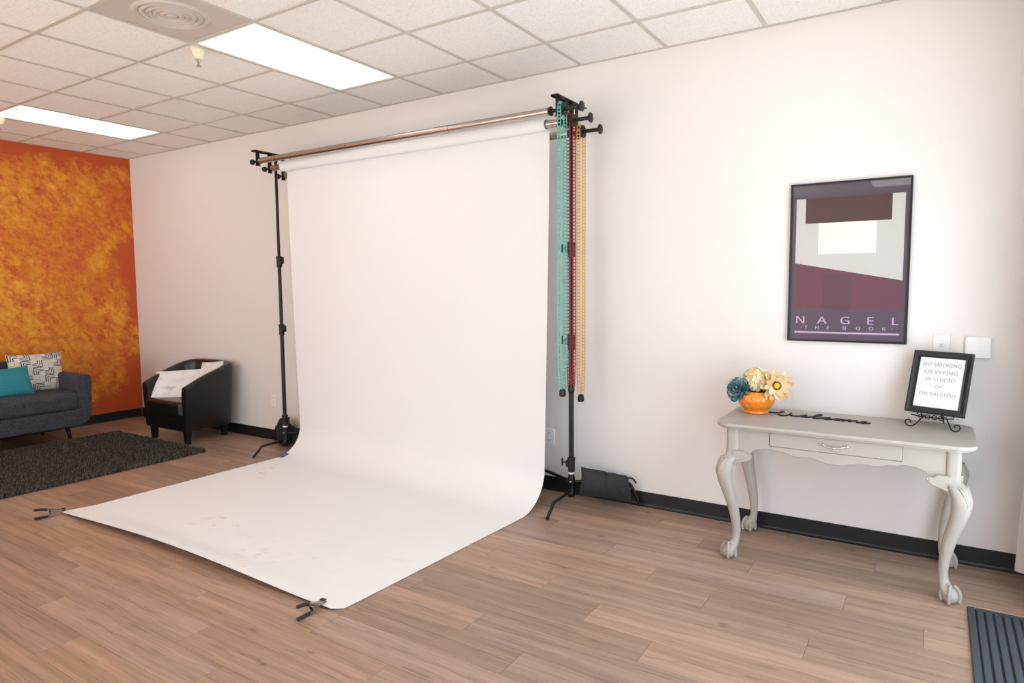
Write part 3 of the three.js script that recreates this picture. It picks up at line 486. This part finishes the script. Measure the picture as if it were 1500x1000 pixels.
// ------------------------------------------------------------------ console table and what stands on it
const TT = 0.767;
{
  const paint = M(0xaea79f, 0.5, { bumpMap: tex(256, 256, (u, v) => 128 + 90 * (fbm(u * 4, v * 60, 3, 5) - 0.5), { srgb: false, rx: 2, ry: 2 }), bumpScale: 0.0007 });
  const t = thing('console_table', 'pale grey painted console table with carved cabriole legs and claw feet', 'table', [7.61, 0, 0.33]);
  const X0 = -0.6, X1 = 0.595, Z0 = -0.3, Z1 = 0.3;
  { // top: rounded corners, moulded edge
    const rect = (i) => { const s = new THREE.Shape(), c = 0.07, a = X0 + i, b = X1 - i, e = Z0 + i, f = Z1 - i; s.moveTo(a + c, e); s.lineTo(b - c, e); s.quadraticCurveTo(b - 0.012, e + 0.012, b, e + c); s.lineTo(b, f - c); s.quadraticCurveTo(b - 0.012, f - 0.012, b - c, f); s.lineTo(a + c, f); s.quadraticCurveTo(a + 0.012, f - 0.012, a, f - c); s.lineTo(a, e + c); s.quadraticCurveTo(a + 0.012, e + 0.012, a + c, e); return s; };
    const g = extrude(rect(0.006), 0.008, 0.006, 4, 8); g.rotateX(Math.PI / 2); g.translate(0, TT - 0.006, 0);
    const g2 = extrude(rect(0.016), 0.006, 0.003, 2, 8); g2.rotateX(Math.PI / 2); g2.translate(0, TT - 0.021, 0);
    part('tabletop', [uvm(g), uvm(g2)], paint, t);
  }
  const YT = TT - 0.03, PX0 = -0.508, PX1 = 0.505, PZ = 0.23;            // post centres
  // front and rear aprons with a scalloped lower edge
  const apron = (hole) => { const s = new THREE.Shape(); const a = PX0 + 0.028, b = PX1 - 0.028, m = (a + b) / 2, yb = 0.628; s.moveTo(a, YT); s.lineTo(a, 0.572); s.quadraticCurveTo(a + 0.05, 0.575, a + 0.065, 0.602); s.quadraticCurveTo(a + 0.09, 0.64, a + 0.15, 0.64); s.quadraticCurveTo(a + 0.19, 0.646, a + 0.2, 0.632); s.quadraticCurveTo(a + 0.24, 0.64, a + 0.27, 0.622); s.quadraticCurveTo(a + 0.3, 0.61, a + 0.33, 0.622); s.quadraticCurveTo(m - 0.1, 0.628, m - 0.07, 0.61); s.quadraticCurveTo(m, 0.588, m + 0.07, 0.61); s.quadraticCurveTo(m + 0.1, 0.628, b - 0.33, 0.622); s.quadraticCurveTo(b - 0.3, 0.61, b - 0.27, 0.622); s.quadraticCurveTo(b - 0.24, 0.64, b - 0.2, 0.632); s.quadraticCurveTo(b - 0.19, 0.646, b - 0.15, 0.64); s.quadraticCurveTo(b - 0.09, 0.64, b - 0.065, 0.602); s.quadraticCurveTo(b - 0.05, 0.575, b, 0.572); s.lineTo(b, YT); s.closePath(); if (hole) { const h = new THREE.Path(), c = (7.296 + 7.905) / 2 - 7.61; h.moveTo(c - 0.309, 0.6545); h.lineTo(c - 0.309, 0.7335); h.lineTo(c + 0.308, 0.7335); h.lineTo(c + 0.308, 0.6545); h.closePath(); s.holes.push(h); } return extrude(s, 0.016, 0.0015, 1, 8); };
  { const g = apron(true); g.translate(0, 0, PZ + 0.002); part('front_apron', uvm(g), paint, t); const g2 = apron(false); g2.translate(0, 0, -PZ - 0.018); part('rear_apron', uvm(g2), paint, t); }
  for (const [x, n] of [[PX0, -1], [PX1, 1]]) { const s = new THREE.Shape(); const a = -PZ + 0.028, b = PZ - 0.028; s.moveTo(a, YT); s.lineTo(a, 0.575); s.quadraticCurveTo(a + 0.05, 0.58, a + 0.07, 0.61); s.quadraticCurveTo(0, 0.66, b - 0.07, 0.61); s.quadraticCurveTo(b - 0.05, 0.58, b, 0.575); s.lineTo(b, YT); s.closePath(); const g = extrude(s, 0.016, 0.002, 1, 8); g.rotateY(-Math.PI / 2); g.translate(x + 0.008 + n * 0.012, 0, 0); part('side_apron', uvm(g), paint, t); }
  // drawer front set in the apron, with a silver bow handle
  const dx = (7.296 + 7.905) / 2 - 7.61, dr = part('drawer_front', uvm(rbox(0.608, 0.0725, 0.03, 0.003, dx, 0.694, PZ + 0.0085)), paint, t);
  const hz = PZ + 0.0235, hx = dx + 0.005, hy = 0.698;
  part('handle', [tube([[hx - 0.055, hy, hz], [hx - 0.05, hy, hz + 0.014], [hx - 0.02, hy - 0.007, hz + 0.022], [hx, hy - 0.009, hz + 0.024], [hx + 0.02, hy - 0.007, hz + 0.022], [hx + 0.05, hy, hz + 0.014], [hx + 0.055, hy, hz]], 0.0042, 30, 8), sph(hx - 0.056, hy + 0.001, hz + 0.003, 0.011, 1.3, 0.7, 0.5), sph(hx + 0.056, hy + 0.001, hz + 0.003, 0.011, 1.3, 0.7, 0.5), sph(hx, hy - 0.009, hz + 0.024, 0.007, 1.8, 0.9, 0.9)], M(0xd6d2cc, 0.25, { metalness: 1 }), dr, 'silver drawer handle');
  // cabriole legs: square post, knee swelling outwards, thin ankle, ball and claw foot
  const key = [[YT, 0, 0.031, 5], [0.60, 0, 0.031, 5], [0.585, 0.006, 0.034, 4], [0.565, 0.022, 0.04, 3.2], [0.53, 0.037, 0.043, 2.8], [0.49, 0.042, 0.042, 2.6], [0.44, 0.036, 0.038, 2.5], [0.38, 0.02, 0.034, 2.4], [0.3, -0.002, 0.03, 2.3], [0.22, -0.017, 0.0255, 2.2], [0.15, -0.024, 0.021, 2.1], [0.105, -0.021, 0.021, 2], [0.085, -0.012, 0.027, 2], [0.07, -0.002, 0.034, 2], [0.052, 0.007, 0.036, 2], [0.034, 0.01, 0.033, 2]];
  for (const [sx, sz] of [[-1, 1], [1, 1], [-1, -1], [1, -1]]) {
    const cx = sx < 0 ? PX0 : PX1, cz = sz * PZ, dxn = sx * Math.SQRT1_2, dzn = sz * (sz > 0 ? Math.SQRT1_2 : 0.3);   // the rear legs swell sideways, clear of the wall
    const rings = key.map(([y, o, r, e]) => Array.from({ length: 20 }, (_, k) => { const a = k / 20 * Math.PI * 2, c = Math.cos(a), s = Math.sin(a), q = 1 / Math.pow(Math.pow(Math.abs(c), e) + Math.pow(Math.abs(s), e), 1 / e); return [cx + dxn * o * 1.25 + c * r * q, y, cz + dzn * o * 1.25 + s * r * q]; }));
    // smooth between key rings
    const fine = []; for (let i = 0; i < rings.length - 1; i++) for (let k = 0; k < 4; k++) { const f = k / 4, p0 = rings[Math.max(0, i - 1)], p1 = rings[i], p2 = rings[i + 1], p3 = rings[Math.min(rings.length - 1, i + 2)]; fine.push(p1.map((v, n) => v.map((_, d) => { if (i < 2) return p1[n][d] + (p2[n][d] - p1[n][d]) * f; const a = p0[n][d], b = p1[n][d], c = p2[n][d], e2 = p3[n][d]; return 0.5 * (2 * b + (c - a) * f + (2 * a - 5 * b + 4 * c - e2) * f * f + (3 * b - a - 3 * c + e2) * f * f * f); }))); } fine.push(rings[rings.length - 1]);
    const leg = part('leg', uvm(toCreasedNormals(loft(fine.reverse()), 0.9)), paint, t);
    const fx = cx + dxn * 0.01, fz = cz + dzn * 0.01;
    part('ball', sph(fx + dxn * 0.006, 0.033, fz + dzn * 0.006, 0.034, 1, 0.97, 1, 20), paint, leg);
    for (const da of [-0.95, 0.95, 2.4, -2.4]) { const a = Math.atan2(dzn, dxn) + da, ca = Math.cos(a), sa = Math.sin(a), q = (d, y) => [fx + dxn * 0.006 + ca * d, y, fz + dzn * 0.006 + sa * d]; part('claw', tube([q(0.01, 0.088), q(0.027, 0.073), q(0.037, 0.052), q(0.039, 0.03), q(0.035, 0.0085)], 0.0082, 16, 8), paint, leg); }
    // carved shell on the knee: raised ribs following the swell, and a scrolled ear towards each apron
    const ribs = []; for (let k = 0; k < 5; k++) { const w = (k - 2) * 0.27; ribs.push(tube([0.0, 0.25, 0.5, 0.75, 1].map(f => { const y = 0.572 - 0.085 * f, o = (0.019 + 0.024 * Math.sin(Math.min(1, f * 1.1) * 1.7)) * 1.25, a = Math.atan2(dzn, dxn) + w * (1.15 - 0.75 * f), r = 0.0405; return [cx + dxn * o + Math.cos(a) * r, y, cz + dzn * o + Math.sin(a) * r]; }), 0.005, 14, 6)); }
    part('knee_carving', ribs, paint, leg).userData.kind = 'stuff';
    for (const [ax, az] of [[-sx, 0], [0, -sz]]) {
      const es = new THREE.Shape(); es.moveTo(0, 0.612); es.lineTo(0, 0.53); es.quadraticCurveTo(0.018, 0.548, 0.04, 0.556); es.quadraticCurveTo(0.06, 0.562, 0.068, 0.574); es.absarc(0.068, 0.587, 0.013, -Math.PI / 2, Math.PI * 0.6, false); es.lineTo(0.05, 0.612); es.closePath();
      const eg = extrude(es, 0.026, 0.004, 2, 8); if (ax) { eg.translate(0.012, 0, 0); if (ax < 0) { eg.rotateY(Math.PI); eg.translate(cx, 0, cz + (sz > 0 ? 0.036 : -0.01)); } else eg.translate(cx, 0, cz + (sz > 0 ? 0.01 : -0.036)); } else { eg.translate(0.012, 0, 0); eg.rotateY(az < 0 ? Math.PI / 2 : -Math.PI / 2); eg.translate(cx + (sx > 0 ? 0.01 : -0.036) + (az < 0 ? 0 : 0.026), 0, cz); }
      part('knee_bracket', uvm(eg), paint, leg); const q = (d, y, out) => [cx + ax * (0.028 + d) + (ax ? 0 : sx * (0.03 + out)), y, cz + az * (0.028 + d) + (az ? 0 : sz * (0.03 + out))]; part('knee_scroll', tube([q(-0.01, 0.548, 0.012), q(0.02, 0.56, 0.011), q(0.045, 0.566, 0.006), q(0.068, 0.58, 0.004), q(0.075, 0.594, 0.004), q(0.066, 0.6, 0.004), q(0.06, 0.592, 0.004)], 0.0055, 24, 8), paint, leg); }
  }
}
{ // orange ceramic bowl
  const g = lathe([[0.0001, 0.0], [0.064, 0.0], [0.07, 0.004], [0.07, 0.012], [0.064, 0.018], [0.07, 0.026], [0.086, 0.046], [0.097, 0.07], [0.099, 0.09], [0.092, 0.11], [0.078, 0.124], [0.072, 0.13], [0.067, 0.128], [0.074, 0.118], [0.088, 0.098], [0.09, 0.08], [0.07, 0.03], [0.0001, 0.024]], 72), p = g.attributes.position;
  const fine = lathe(Array.from({ length: 60 }, (_, i) => { const f = i / 59, k = new THREE.CatmullRomCurve3([[0.064, 0.018], [0.07, 0.026], [0.086, 0.046], [0.097, 0.07], [0.099, 0.09], [0.092, 0.11], [0.078, 0.124]].map(q => V(q[0], q[1], 0))).getPoint(f); return [k.x, k.y]; }), 120), fp = fine.attributes.position, fn = fine.attributes.normal;
  for (let i = 0; i < fp.count; i++) { const a = Math.atan2(fp.getZ(i), fp.getX(i)), y = fp.getY(i), m = sm(0.03, 0.045, y) * (1 - sm(0.108, 0.12, y)), k = m * (0.0035 * Math.abs(Math.sin(a * 7 + y * 60) * Math.sin(a * 7 - y * 60)) + 0.003 * fbm(a * 9 + 40, y * 160, 3, 4)); fp.setXYZ(i, fp.getX(i) + fn.getX(i) * k, y + fn.getY(i) * k, fp.getZ(i) + fn.getZ(i) * k); } fine.computeVertexNormals();
  const b = thing('ceramic_bowl', 'glossy orange ceramic bowl vase with raised pattern on the console table', 'vase', [7.148, TT, 0.235]);
  const glaze = P(0xf08a1e, 0.22, { clearcoat: 0.6, clearcoatRoughness: 0.1 });
  part('body', [g, fine], glaze, b);
  part('stem_foam', cyl([0, 0.03, 0], [0, 0.112, 0], 0.06, 0.074, 24), M(0x3c2415, 0.95), b);
  // artificial flowers
  const petalGeo = (L, w, cup, tip, ruffle = 0) => { const s = sgn => surf(8, 7, (u, v) => { const a = 2 * u - 1, wid = w * Math.pow(Math.sin(Math.PI * (0.12 + 0.8 * Math.pow(v, 0.8))), tip), z = cup * v * v + 0.25 * cup * a * a * v + ruffle * v * v * Math.sin(a * 7 + L * 300); return [a * wid, v * L, z + sgn * 0.0004]; }); return merge([s(1)]); };
  { // teal peony
    const f = thing('artificial_flower', 'teal blue artificial peony with dense ruffled petals', 'flower', [7.062, 0.902, 0.285], 0, 'artificial flowers in the orange bowl'); 
    const dirf = V(-0.25, 0.25, 0.93).normalize(), base = new THREE.Quaternion().setFromUnitVectors(V(0, 1, 0), dirf);
    const mats = [0x5f868f, 0x7aa0a6, 0x4a6f79, 0xa4bdc0].map(c => M(c, 0.75, { side: THREE.DoubleSide }));
    for (const [n, L, w, tilt, h] of [[12, 0.08, 0.026, 1.5, -0.02], [12, 0.076, 0.025, 1.28, -0.014], [11, 0.066, 0.023, 1.08, -0.004], [10, 0.054, 0.02, 0.86, 0.006], [8, 0.042, 0.016, 0.6, 0.012], [6, 0.032, 0.011, 0.3, 0.014]]) { const pg = petalGeo(L, w, -0.012, 0.6, 0.006); for (let i = 0; i < n; i++) { const m = part('petal', pg, mats[Math.floor(rnd() * 4)], f), q = new THREE.Quaternion().setFromEuler(new THREE.Euler(0, i / n * 6.283 + L * 90 + rr(-0.15, 0.15), 0)).multiply(new THREE.Quaternion().setFromEuler(new THREE.Euler(tilt + rr(-0.12, 0.12), 0, rr(-0.2, 0.2)))); m.quaternion.copy(base).multiply(q); m.position.copy(dirf).multiplyScalar(h); } }
    part('stem', tube([[0, -0.01, -0.01], [0.03, -0.01, -0.03], [0.06, -0.04, -0.045]], 0.003, 12, 6), M(0x4a5a34, 0.8), f);
  }
  { // cream hydrangea
    const f = thing('artificial_flower', 'cream artificial hydrangea ball at the top of the bouquet', 'flower', [7.143, 0.955, 0.225], 0, 'artificial flowers in the orange bowl');
    const mats = [0xf3e3bf, 0xf7ecd4, 0xe9cf98].map(c => M(c, 0.8, { side: THREE.DoubleSide })), pg = petalGeo(0.024, 0.012, -0.004, 0.55);
    const one = merge([0, 1, 2, 3].map(i => { const g = pg.clone(); g.rotateX(1.25); g.rotateY(i * Math.PI / 2); return g; }));
    for (let i = 0; i < 70; i++) { const y = 1 - 1.75 * (i + 0.5) / 70, a = i * 2.39996, r = Math.sqrt(1 - y * y), d = V(r * Math.cos(a), y, r * Math.sin(a)); const m = part('floret', one, mats[Math.floor(rnd() * 3)], f); m.position.set(d.x * 0.066, d.y * 0.062 + 0.004, d.z * 0.06); m.quaternion.setFromUnitVectors(V(0, 1, 0), d).multiply(new THREE.Quaternion().setFromEuler(new THREE.Euler(0, rr(0, 3), 0))); }
    part('flower_head', sph(0, 0, 0, 0.05), M(0xd8c79a, 0.9), f);
    part('stem', cyl([0, -0.05, 0], [0, -0.085, 0], 0.004), M(0x4a5a34, 0.8), f);
  }
  { // tan daisy
    const f = thing('artificial_flower', 'tan artificial daisy with a yellow centre leaning out of the bowl', 'flower', [7.262, 0.938, 0.26], 0, 'artificial flowers in the orange bowl');
    const dirf = V(0.42, 0.12, 0.9).normalize(), base = new THREE.Quaternion().setFromUnitVectors(V(0, 1, 0), dirf), mats = [0xe0bd8c, 0xd6ae7b, 0xe9cda2].map(c => M(c, 0.8, { side: THREE.DoubleSide }));
    for (const [n, L, tl, h] of [[12, 0.092, 1.47, 0], [10, 0.076, 1.25, 0.004]]) { const pg = petalGeo(L, 0.02, -0.012, 0.65); for (let i = 0; i < n; i++) { const m = part('petal', pg, mats[Math.floor(rnd() * 3)], f); m.quaternion.copy(base).multiply(new THREE.Quaternion().setFromEuler(new THREE.Euler(0, i / n * 6.283 + h * 60 + rr(-0.1, 0.1), 0))).multiply(new THREE.Quaternion().setFromEuler(new THREE.Euler(tl + rr(-0.12, 0.16), 0, rr(-0.1, 0.1)))); m.position.copy(dirf).multiplyScalar(h); } }
    const bump = sph(0, 0, 0, 0.017, 1, 0.55, 1); bump.applyQuaternion(base); bump.translate(...dirf.clone().multiplyScalar(0.012).toArray()); part('centre', bump, M(0xe0b414, 0.8), f);
    const fil = []; for (let i = 0; i < 26; i++) { const a = i / 26 * 6.283, g = cyl([Math.cos(a) * 0.013, 0.01, Math.sin(a) * 0.013], [Math.cos(a) * 0.026, 0.016, Math.sin(a) * 0.026], 0.0016, 0.0022, 5); g.applyQuaternion(base); fil.push(g); } const fl = part('filaments', fil, M(0x5e3040, 0.8), f); fl.userData.kind = 'stuff';
    part('stem', tube([[0, 0, -0.004], [-0.04, -0.025, -0.03], [-0.08, -0.065, -0.03]], 0.003, 12, 6), M(0x6b5a3a, 0.8), f);
  }
}
{ // cursive word cut from wire, lying on the table; path in table coordinates (x along, y towards the room)
  const s = thing('word_sign', 'black cursive wire word Welcome lying on the console table', 'sign', [7.205, TT, 0.2]);
  const pts = [[0, 0], [0.03, 0.006], [0.06, -0.004], [0.083, -0.05], [0.077, -0.068], [0.066, -0.05], [0.066, 0.03], [0.082, 0.075], [0.105, 0.078], [0.122, 0.04], [0.13, -0.02], [0.126, -0.03], [0.124, -0.005], [0.14, 0.052], [0.168, 0.06], [0.188, 0.03], [0.205, 0.0], [0.215, 0.002], [0.212, 0.028], [0.195, 0.042], [0.2, 0.062], [0.222, 0.06], [0.255, 0.02], [0.285, -0.045], [0.282, -0.068], [0.265, -0.05], [0.25, 0.03], [0.258, 0.066], [0.282, 0.064], [0.31, 0.025], [0.334, 0.012], [0.34, 0.022], [0.318, 0.03], [0.308, 0.056], [0.326, 0.072], [0.352, 0.052], [0.372, 0.026], [0.392, 0.03], [0.388, 0.062], [0.366, 0.066], [0.36, 0.042], [0.38, 0.022], [0.406, 0.03], [0.416, 0.042], [0.404, 0.082], [0.424, 0.04], [0.444, 0.028], [0.446, 0.05], [0.436, 0.084], [0.454, 0.044], [0.474, 0.032], [0.478, 0.056], [0.474, 0.086], [0.496, 0.07], [0.518, 0.048], [0.512, 0.036], [0.496, 0.05], [0.492, 0.08], [0.51, 0.092], [0.54, 0.068]];
  part('lettering', tube(pts.map(([x, y]) => [x, 0.0042, y * 0.9 - 0.0 + 0.0]), 0.0042, 520, 6), M(0x17171a, 0.5), s);
}
{ // framed notice on a wire easel
  const yaw = -0.24, lean = -0.36, c = thing('framed_notice', 'black framed white no-smoking notice leaning on a wire easel', 'frame', [8.028, 0.842, 0.225]);
  c.rotation.set(lean, yaw, -0.02, 'YXZ');
  const w = 0.27, h = 0.335, b = 0.033, bm = M(0x17140f, 0.38);
  const prof = L => { const s = new THREE.Shape(); s.moveTo(0, -0.012); s.lineTo(0, 0.008); s.quadraticCurveTo(0.004, 0.013, 0.01, 0.01); s.quadraticCurveTo(0.02, 0.004, 0.025, 0.004); s.lineTo(0.029, 0.006); s.lineTo(b, 0.001); s.lineTo(b, -0.012); s.closePath(); return s; };
  const rail = (L) => { // mitred rail along x, outer edge at y = 0
    const g = new THREE.ExtrudeGeometry(prof(), { depth: 1, bevelEnabled: false, curveSegments: 4 }), p = g.attributes.position; for (let i = 0; i < p.count; i++) { const o = p.getX(i), z = p.getY(i), t = p.getZ(i); p.setXYZ(i, (t - 0.5) * (L - 2 * o), o, z); } g.computeVertexNormals(); return g; };
  for (const [L, rz, x, y] of [[w, 0, 0, 0], [w, Math.PI, 0, h], [h, Math.PI / 2, w / 2, h / 2], [h, -Math.PI / 2, -w / 2, h / 2]]) { const g = rail(L); g.rotateZ(rz); g.translate(x, y, 0); part('frame_rail', g, bm, c); }
  const beads = []; for (const x of [-w / 2 + 0.015, w / 2 - 0.015]) for (let k = 0; k < 30; k++) beads.push(sph(x, 0.03 + k * (h - 0.06) / 29, 0.006, 0.0042, 1.5, 0.7, 0.8, 6)); part('beading', beads, bm, c).userData.kind = 'stuff';
  const txt = canvasTex(512, 680, (g, W, Hh) => { g.fillStyle = '#e9e9ed'; g.fillRect(0, 0, W, Hh); g.textAlign = 'center'; g.lineWidth = 1; const L = [['NO SMOKING', 120, '#4a4b51', 74], ['OR VAPING', 222, '#56575d', 74], ['IN STUDIO', 318, '#66676d', 70], ['OR', 412, '#75767c', 64], ['ON BALCONY', 516, '#66676d', 70]]; for (const [t, y, col, s] of L) { g.fillStyle = col; g.font = `${s}px sans-serif`; const mw = Math.min(1, (t.length > 8 ? 440 : 9999) / g.measureText(t).width); g.save(); g.translate(W / 2, y); g.scale(mw, 0.92); g.fillText(t, 0, 0); g.restore(); } g.fillStyle = '#dcdce0'; g.fillRect(60, 580, 392, 3); });
  { const g = new THREE.PlaneGeometry(w - 2 * b + 0.004, h - 2 * b + 0.004); g.translate(0, h / 2, -0.004); part('notice', g, M(0xffffff, 0.5, { map: txt }), c, 'white notice with grey capital lettering'); }
  part('backing', box(w - 0.01, h - 0.01, 0.004, 0, h / 2, -0.01), M(0x2a2622, 0.9), c);
  const e = thing('display_easel', 'black wire easel with scrolled feet holding the framed notice', 'easel', [8.028, TT, 0.225], yaw), wm = M(0x101010, 0.45, { metalness: 0.3 }), R = 0.0034;
  const scroll = (x, s) => tube([[x - s * 0.018, 0.062, -0.028], [x, 0.035, -0.01], [x + s * 0.016, 0.012, 0.012], [x + s * 0.034, 0.004, 0.024], [x + s * 0.052, 0.01, 0.026], [x + s * 0.058, 0.026, 0.024], [x + s * 0.046, 0.036, 0.022], [x + s * 0.034, 0.03, 0.022], [x + s * 0.036, 0.02, 0.022]], R, 60, 6);
  part('front_leg', scroll(-0.065, -1), wm, e); part('front_leg', scroll(0.065, 1), wm, e);
  part('ledge', tube([[-0.095, 0.066, 0.03], [-0.05, 0.062, 0.034], [0, 0.062, 0.036], [0.05, 0.062, 0.034], [0.095, 0.066, 0.03]], R, 30, 6), wm, e);
  for (const x of [-0.06, -0.03, 0, 0.03]) part('ledge_ring', new THREE.TorusGeometry(0.011, 0.0026, 6, 18).translate(x + 0.012, 0.063, 0.036), wm, e);
  for (const x of [-0.045, 0.045]) part('stop_hook', tube([[x, 0.062, -0.01], [x, 0.061, 0.022], [x, 0.068, 0.04], [x, 0.085, 0.042], [x, 0.093, 0.034], [x, 0.088, 0.026]], R, 24, 6), wm, e);
  part('back_leg', tube([[0.0, 0.2, -0.085], [0.01, 0.1, -0.12], [0.012, 0.006, -0.15]], R, 16, 6), wm, e);
  part('upright', tube([[-0.083, 0.062, -0.028], [-0.04, 0.14, -0.058], [0.0, 0.2, -0.085], [0.04, 0.14, -0.058], [0.083, 0.062, -0.028]], R, 30, 6), wm, e);
}

// ------------------------------------------------------------------ on the wall
{ // framed poster: the printed picture is an abstract stand-in, the lettering is as printed
  const x0 = 7.272, x1 = 7.889, y0 = 1.182, y1 = 2.1, w = x1 - x0, h = y1 - y0, f = thing('framed_poster', 'black framed poster in plum, maroon and pale grey above the console table', 'poster', [(x0 + x1) / 2, y0, 0.0]);
  const art = canvasTex(824, 1226, (g, W, Hh) => {
    g.fillStyle = '#3d3149'; g.fillRect(0, 0, W, Hh); const L = W * 0.035, R = W * 0.965, T = Hh * 0.085, B = Hh * 0.80; g.fillStyle = '#c4c4bf'; g.fillRect(L, T, R - L, B - T);
    g.save(); g.beginPath(); g.rect(L, T, R - L, B - T); g.clip();                 // plain blocks of colour
    g.fillStyle = '#38090f'; g.fillRect(W * 0.12, T, W * 0.74, Hh * 0.16);
    g.fillStyle = '#e6e4de'; g.fillRect(W * 0.24, T + Hh * 0.16, W * 0.5, Hh * 0.2);
    g.fillStyle = '#581739'; g.beginPath(); g.moveTo(L, Hh * 0.5); g.lineTo(R, Hh * 0.62); g.lineTo(R, B); g.lineTo(L, B); g.fill();
    g.fillStyle = '#481330'; g.fillRect(W * 0.3, Hh * 0.58, W * 0.24, B - Hh * 0.58); g.restore();
    g.fillStyle = '#c7a9cc'; g.textAlign = 'left'; g.textBaseline = 'alphabetic';
    const spread = (t, xs, y, s, sx) => { g.font = `${s}px sans-serif`; [...t].forEach((ch, i) => { g.save(); g.translate(xs[i] * W, y * Hh); g.scale(sx, 1); g.fillText(ch, 0, 0); g.restore(); }); };
    spread('NAGEL', [0.045, 0.25, 0.45, 0.675, 0.88], 0.895, 78, 1.5); spread('·THE BOOK·', [0.1, 0.135, 0.23, 0.335, 0.4, 0.475, 0.59, 0.7, 0.81, 0.89], 0.932, 36, 1.4);
    g.fillRect(W * 0.045, Hh * 0.948, W * 0.91, Hh * 0.011);
  });
  const fm = M(0x17151a, 0.3), b = 0.011, d = 0.022;
  for (const [a, c, p, q] of [[-w / 2, w / 2, 0, b], [-w / 2, w / 2, h - b, h], [-w / 2, -w / 2 + b, b, h - b], [w / 2 - b, w / 2, b, h - b]]) part('frame_rail', box2(a, c, p, q, 0.001, d), fm, f);
  const g = new THREE.PlaneGeometry(w - 2 * b, h - 2 * b); g.translate(0, h / 2, 0.01); part('print', g, M(0xffffff, 0.6, { map: art }), f, 'abstract print with pale lettering');
  part('glazing', box(w - 2 * b, h - 2 * b, 0.002, 0, h / 2, 0.0135), P(0xffffff, 0.02, { transmission: 1, thickness: 0, ior: 1.5 }), f, 'clear glazing');
}
{
  const outlet = (x, y, l) => { const o = thing('wall_outlet', l, 'outlet', [x, y, 0.0], 0, 'wall outlets'); part('cover_plate', rbox(0.078, 0.122, 0.008, 0.003, 0, 0, 0.0045), whitePlastic, o); for (const dy of [0.027, -0.027]) { const r = part('receptacle', rbox(0.034, 0.03, 0.004, 0.0018, 0, dy, 0.0095), whitePlastic, o); for (const [dx, hh] of [[-0.0065, 0.009], [0.0065, 0.0075]]) part('slot', box(0.0022, hh, 0.001, dx, dy + 0.003, 0.0118), M(0x3a3835, 0.8), r); } part('screw', cyl([0, 0, 0.008], [0, 0, 0.0098], 0.003), whitePlastic, o); };
  outlet(5.63, 0.401, 'white double wall outlet beside the paper edge and the stand with the chains'); outlet(2.462, 0.4, 'white double wall outlet between the armchair and the stand near it');
  const s = thing('light_switch', 'white wall switch plate partly hidden behind the framed notice', 'switch', [8.05, 1.18, 0]); part('cover_plate', rbox(0.078, 0.122, 0.007, 0.003, 0, 0, 0.0042), whitePlastic, s); part('toggle', rbox(0.009, 0.02, 0.014, 0.003, 0, 0.004, 0.012), M(0xd9d7d4, 0.4), s);
  const k = thing('alarm_keypad', 'white alarm keypad on the wall beside the switch plate', 'keypad', [8.211, 1.178, 0]); part('housing', rbox(0.114, 0.112, 0.022, 0.006, 0, 0, 0.0115), whitePlastic, k); for (let i = 0; i < 4; i++) for (let j = 0; j < 4; j++) part('button', rbox(0.017, 0.014, 0.003, 0.001, -0.036 + i * 0.024, -0.034 + j * 0.022, 0.0219), whitePlastic, k);
}
{ // door mat with ribs and border
  const x0 = 8.192, x1 = 8.585, z0 = 0.592, z1 = 1.35, m = thing('door_mat', 'charcoal ribbed door mat in front of the balcony door', 'mat'), fuzz = M(0x4c5057, 0.95, { bumpMap: tex(128, 128, (u, v, x, y) => 255 * hash(x, y, 7), { srgb: false, rx: 6, ry: 6 }), bumpScale: 0.003 }), dark = M(0x2a2d33, 0.95);
  part('base', box2(x0, x1, 0.0005, 0.006, z0, z1), dark, m);
  for (const [a, b, c, d] of [[x0, x0 + 0.028, z0, z1], [x1 - 0.028, x1, z0, z1], [x0 + 0.03, x1 - 0.03, z0, z0 + 0.026], [x0 + 0.03, x1 - 0.03, z1 - 0.026, z1]]) part('border', uvm(rbox(b - a, 0.01, d - c, 0.004, (a + b) / 2, 0.008, (c + d) / 2), 4), fuzz, m);
  const n = 10, s = (x1 - x0 - 0.06) / n; for (let i = 0; i < n; i++) part('rib', uvm(rbox(s - 0.008, 0.012, z1 - z0 - 0.062, 0.005, x0 + 0.03 + s * (i + 0.5), 0.0085, (z0 + z1) / 2), 4), fuzz, m);
}
{ // white drape drawn aside at the balcony door
  const c = thing('curtain', 'white floor-length curtain drawn aside by the balcony door', 'curtain'), cm = P(0xf2f1f2, 0.9, { transmission: 0.25, thickness: 0, side: THREE.DoubleSide });
  const xa = (z, v) => { const low = sm(0.55, 1, v); return 8.5 + 0.062 * Math.cos((z - 0.19) / 0.16 * Math.PI * 2) * -1 - 0.038 * low * Math.exp(-((z - 0.19) ** 2) / 0.01); };
  const at = (u, v) => { const z = 0.1 + 0.52 * u; return [xa(z, v), 2.42 - 2.34 * v, z]; };
  part('cloth', surf(90, 40, at), cm, c); part('hem', surf(90, 2, (u, v) => { const q = at(u, 0.984 + 0.016 * v); return [q[0] - 0.0015, q[1], q[2]]; }), cm, c);
  const rod = thing('curtain_rod', 'white curtain rod above the balcony door', 'rod', [8.5, 2.44, 0]); part('pole', cyl([0, 0, 0.06], [0, 0, 3.4], 0.012), whitePlastic, rod); for (const z of [0.1, 1.75, 3.36]) part('bracket', box2(0.0, RX - 8.5, -0.008, 0.008, z - 0.01, z + 0.01), whitePlastic, rod);
}
renderer.render(scene, camera);
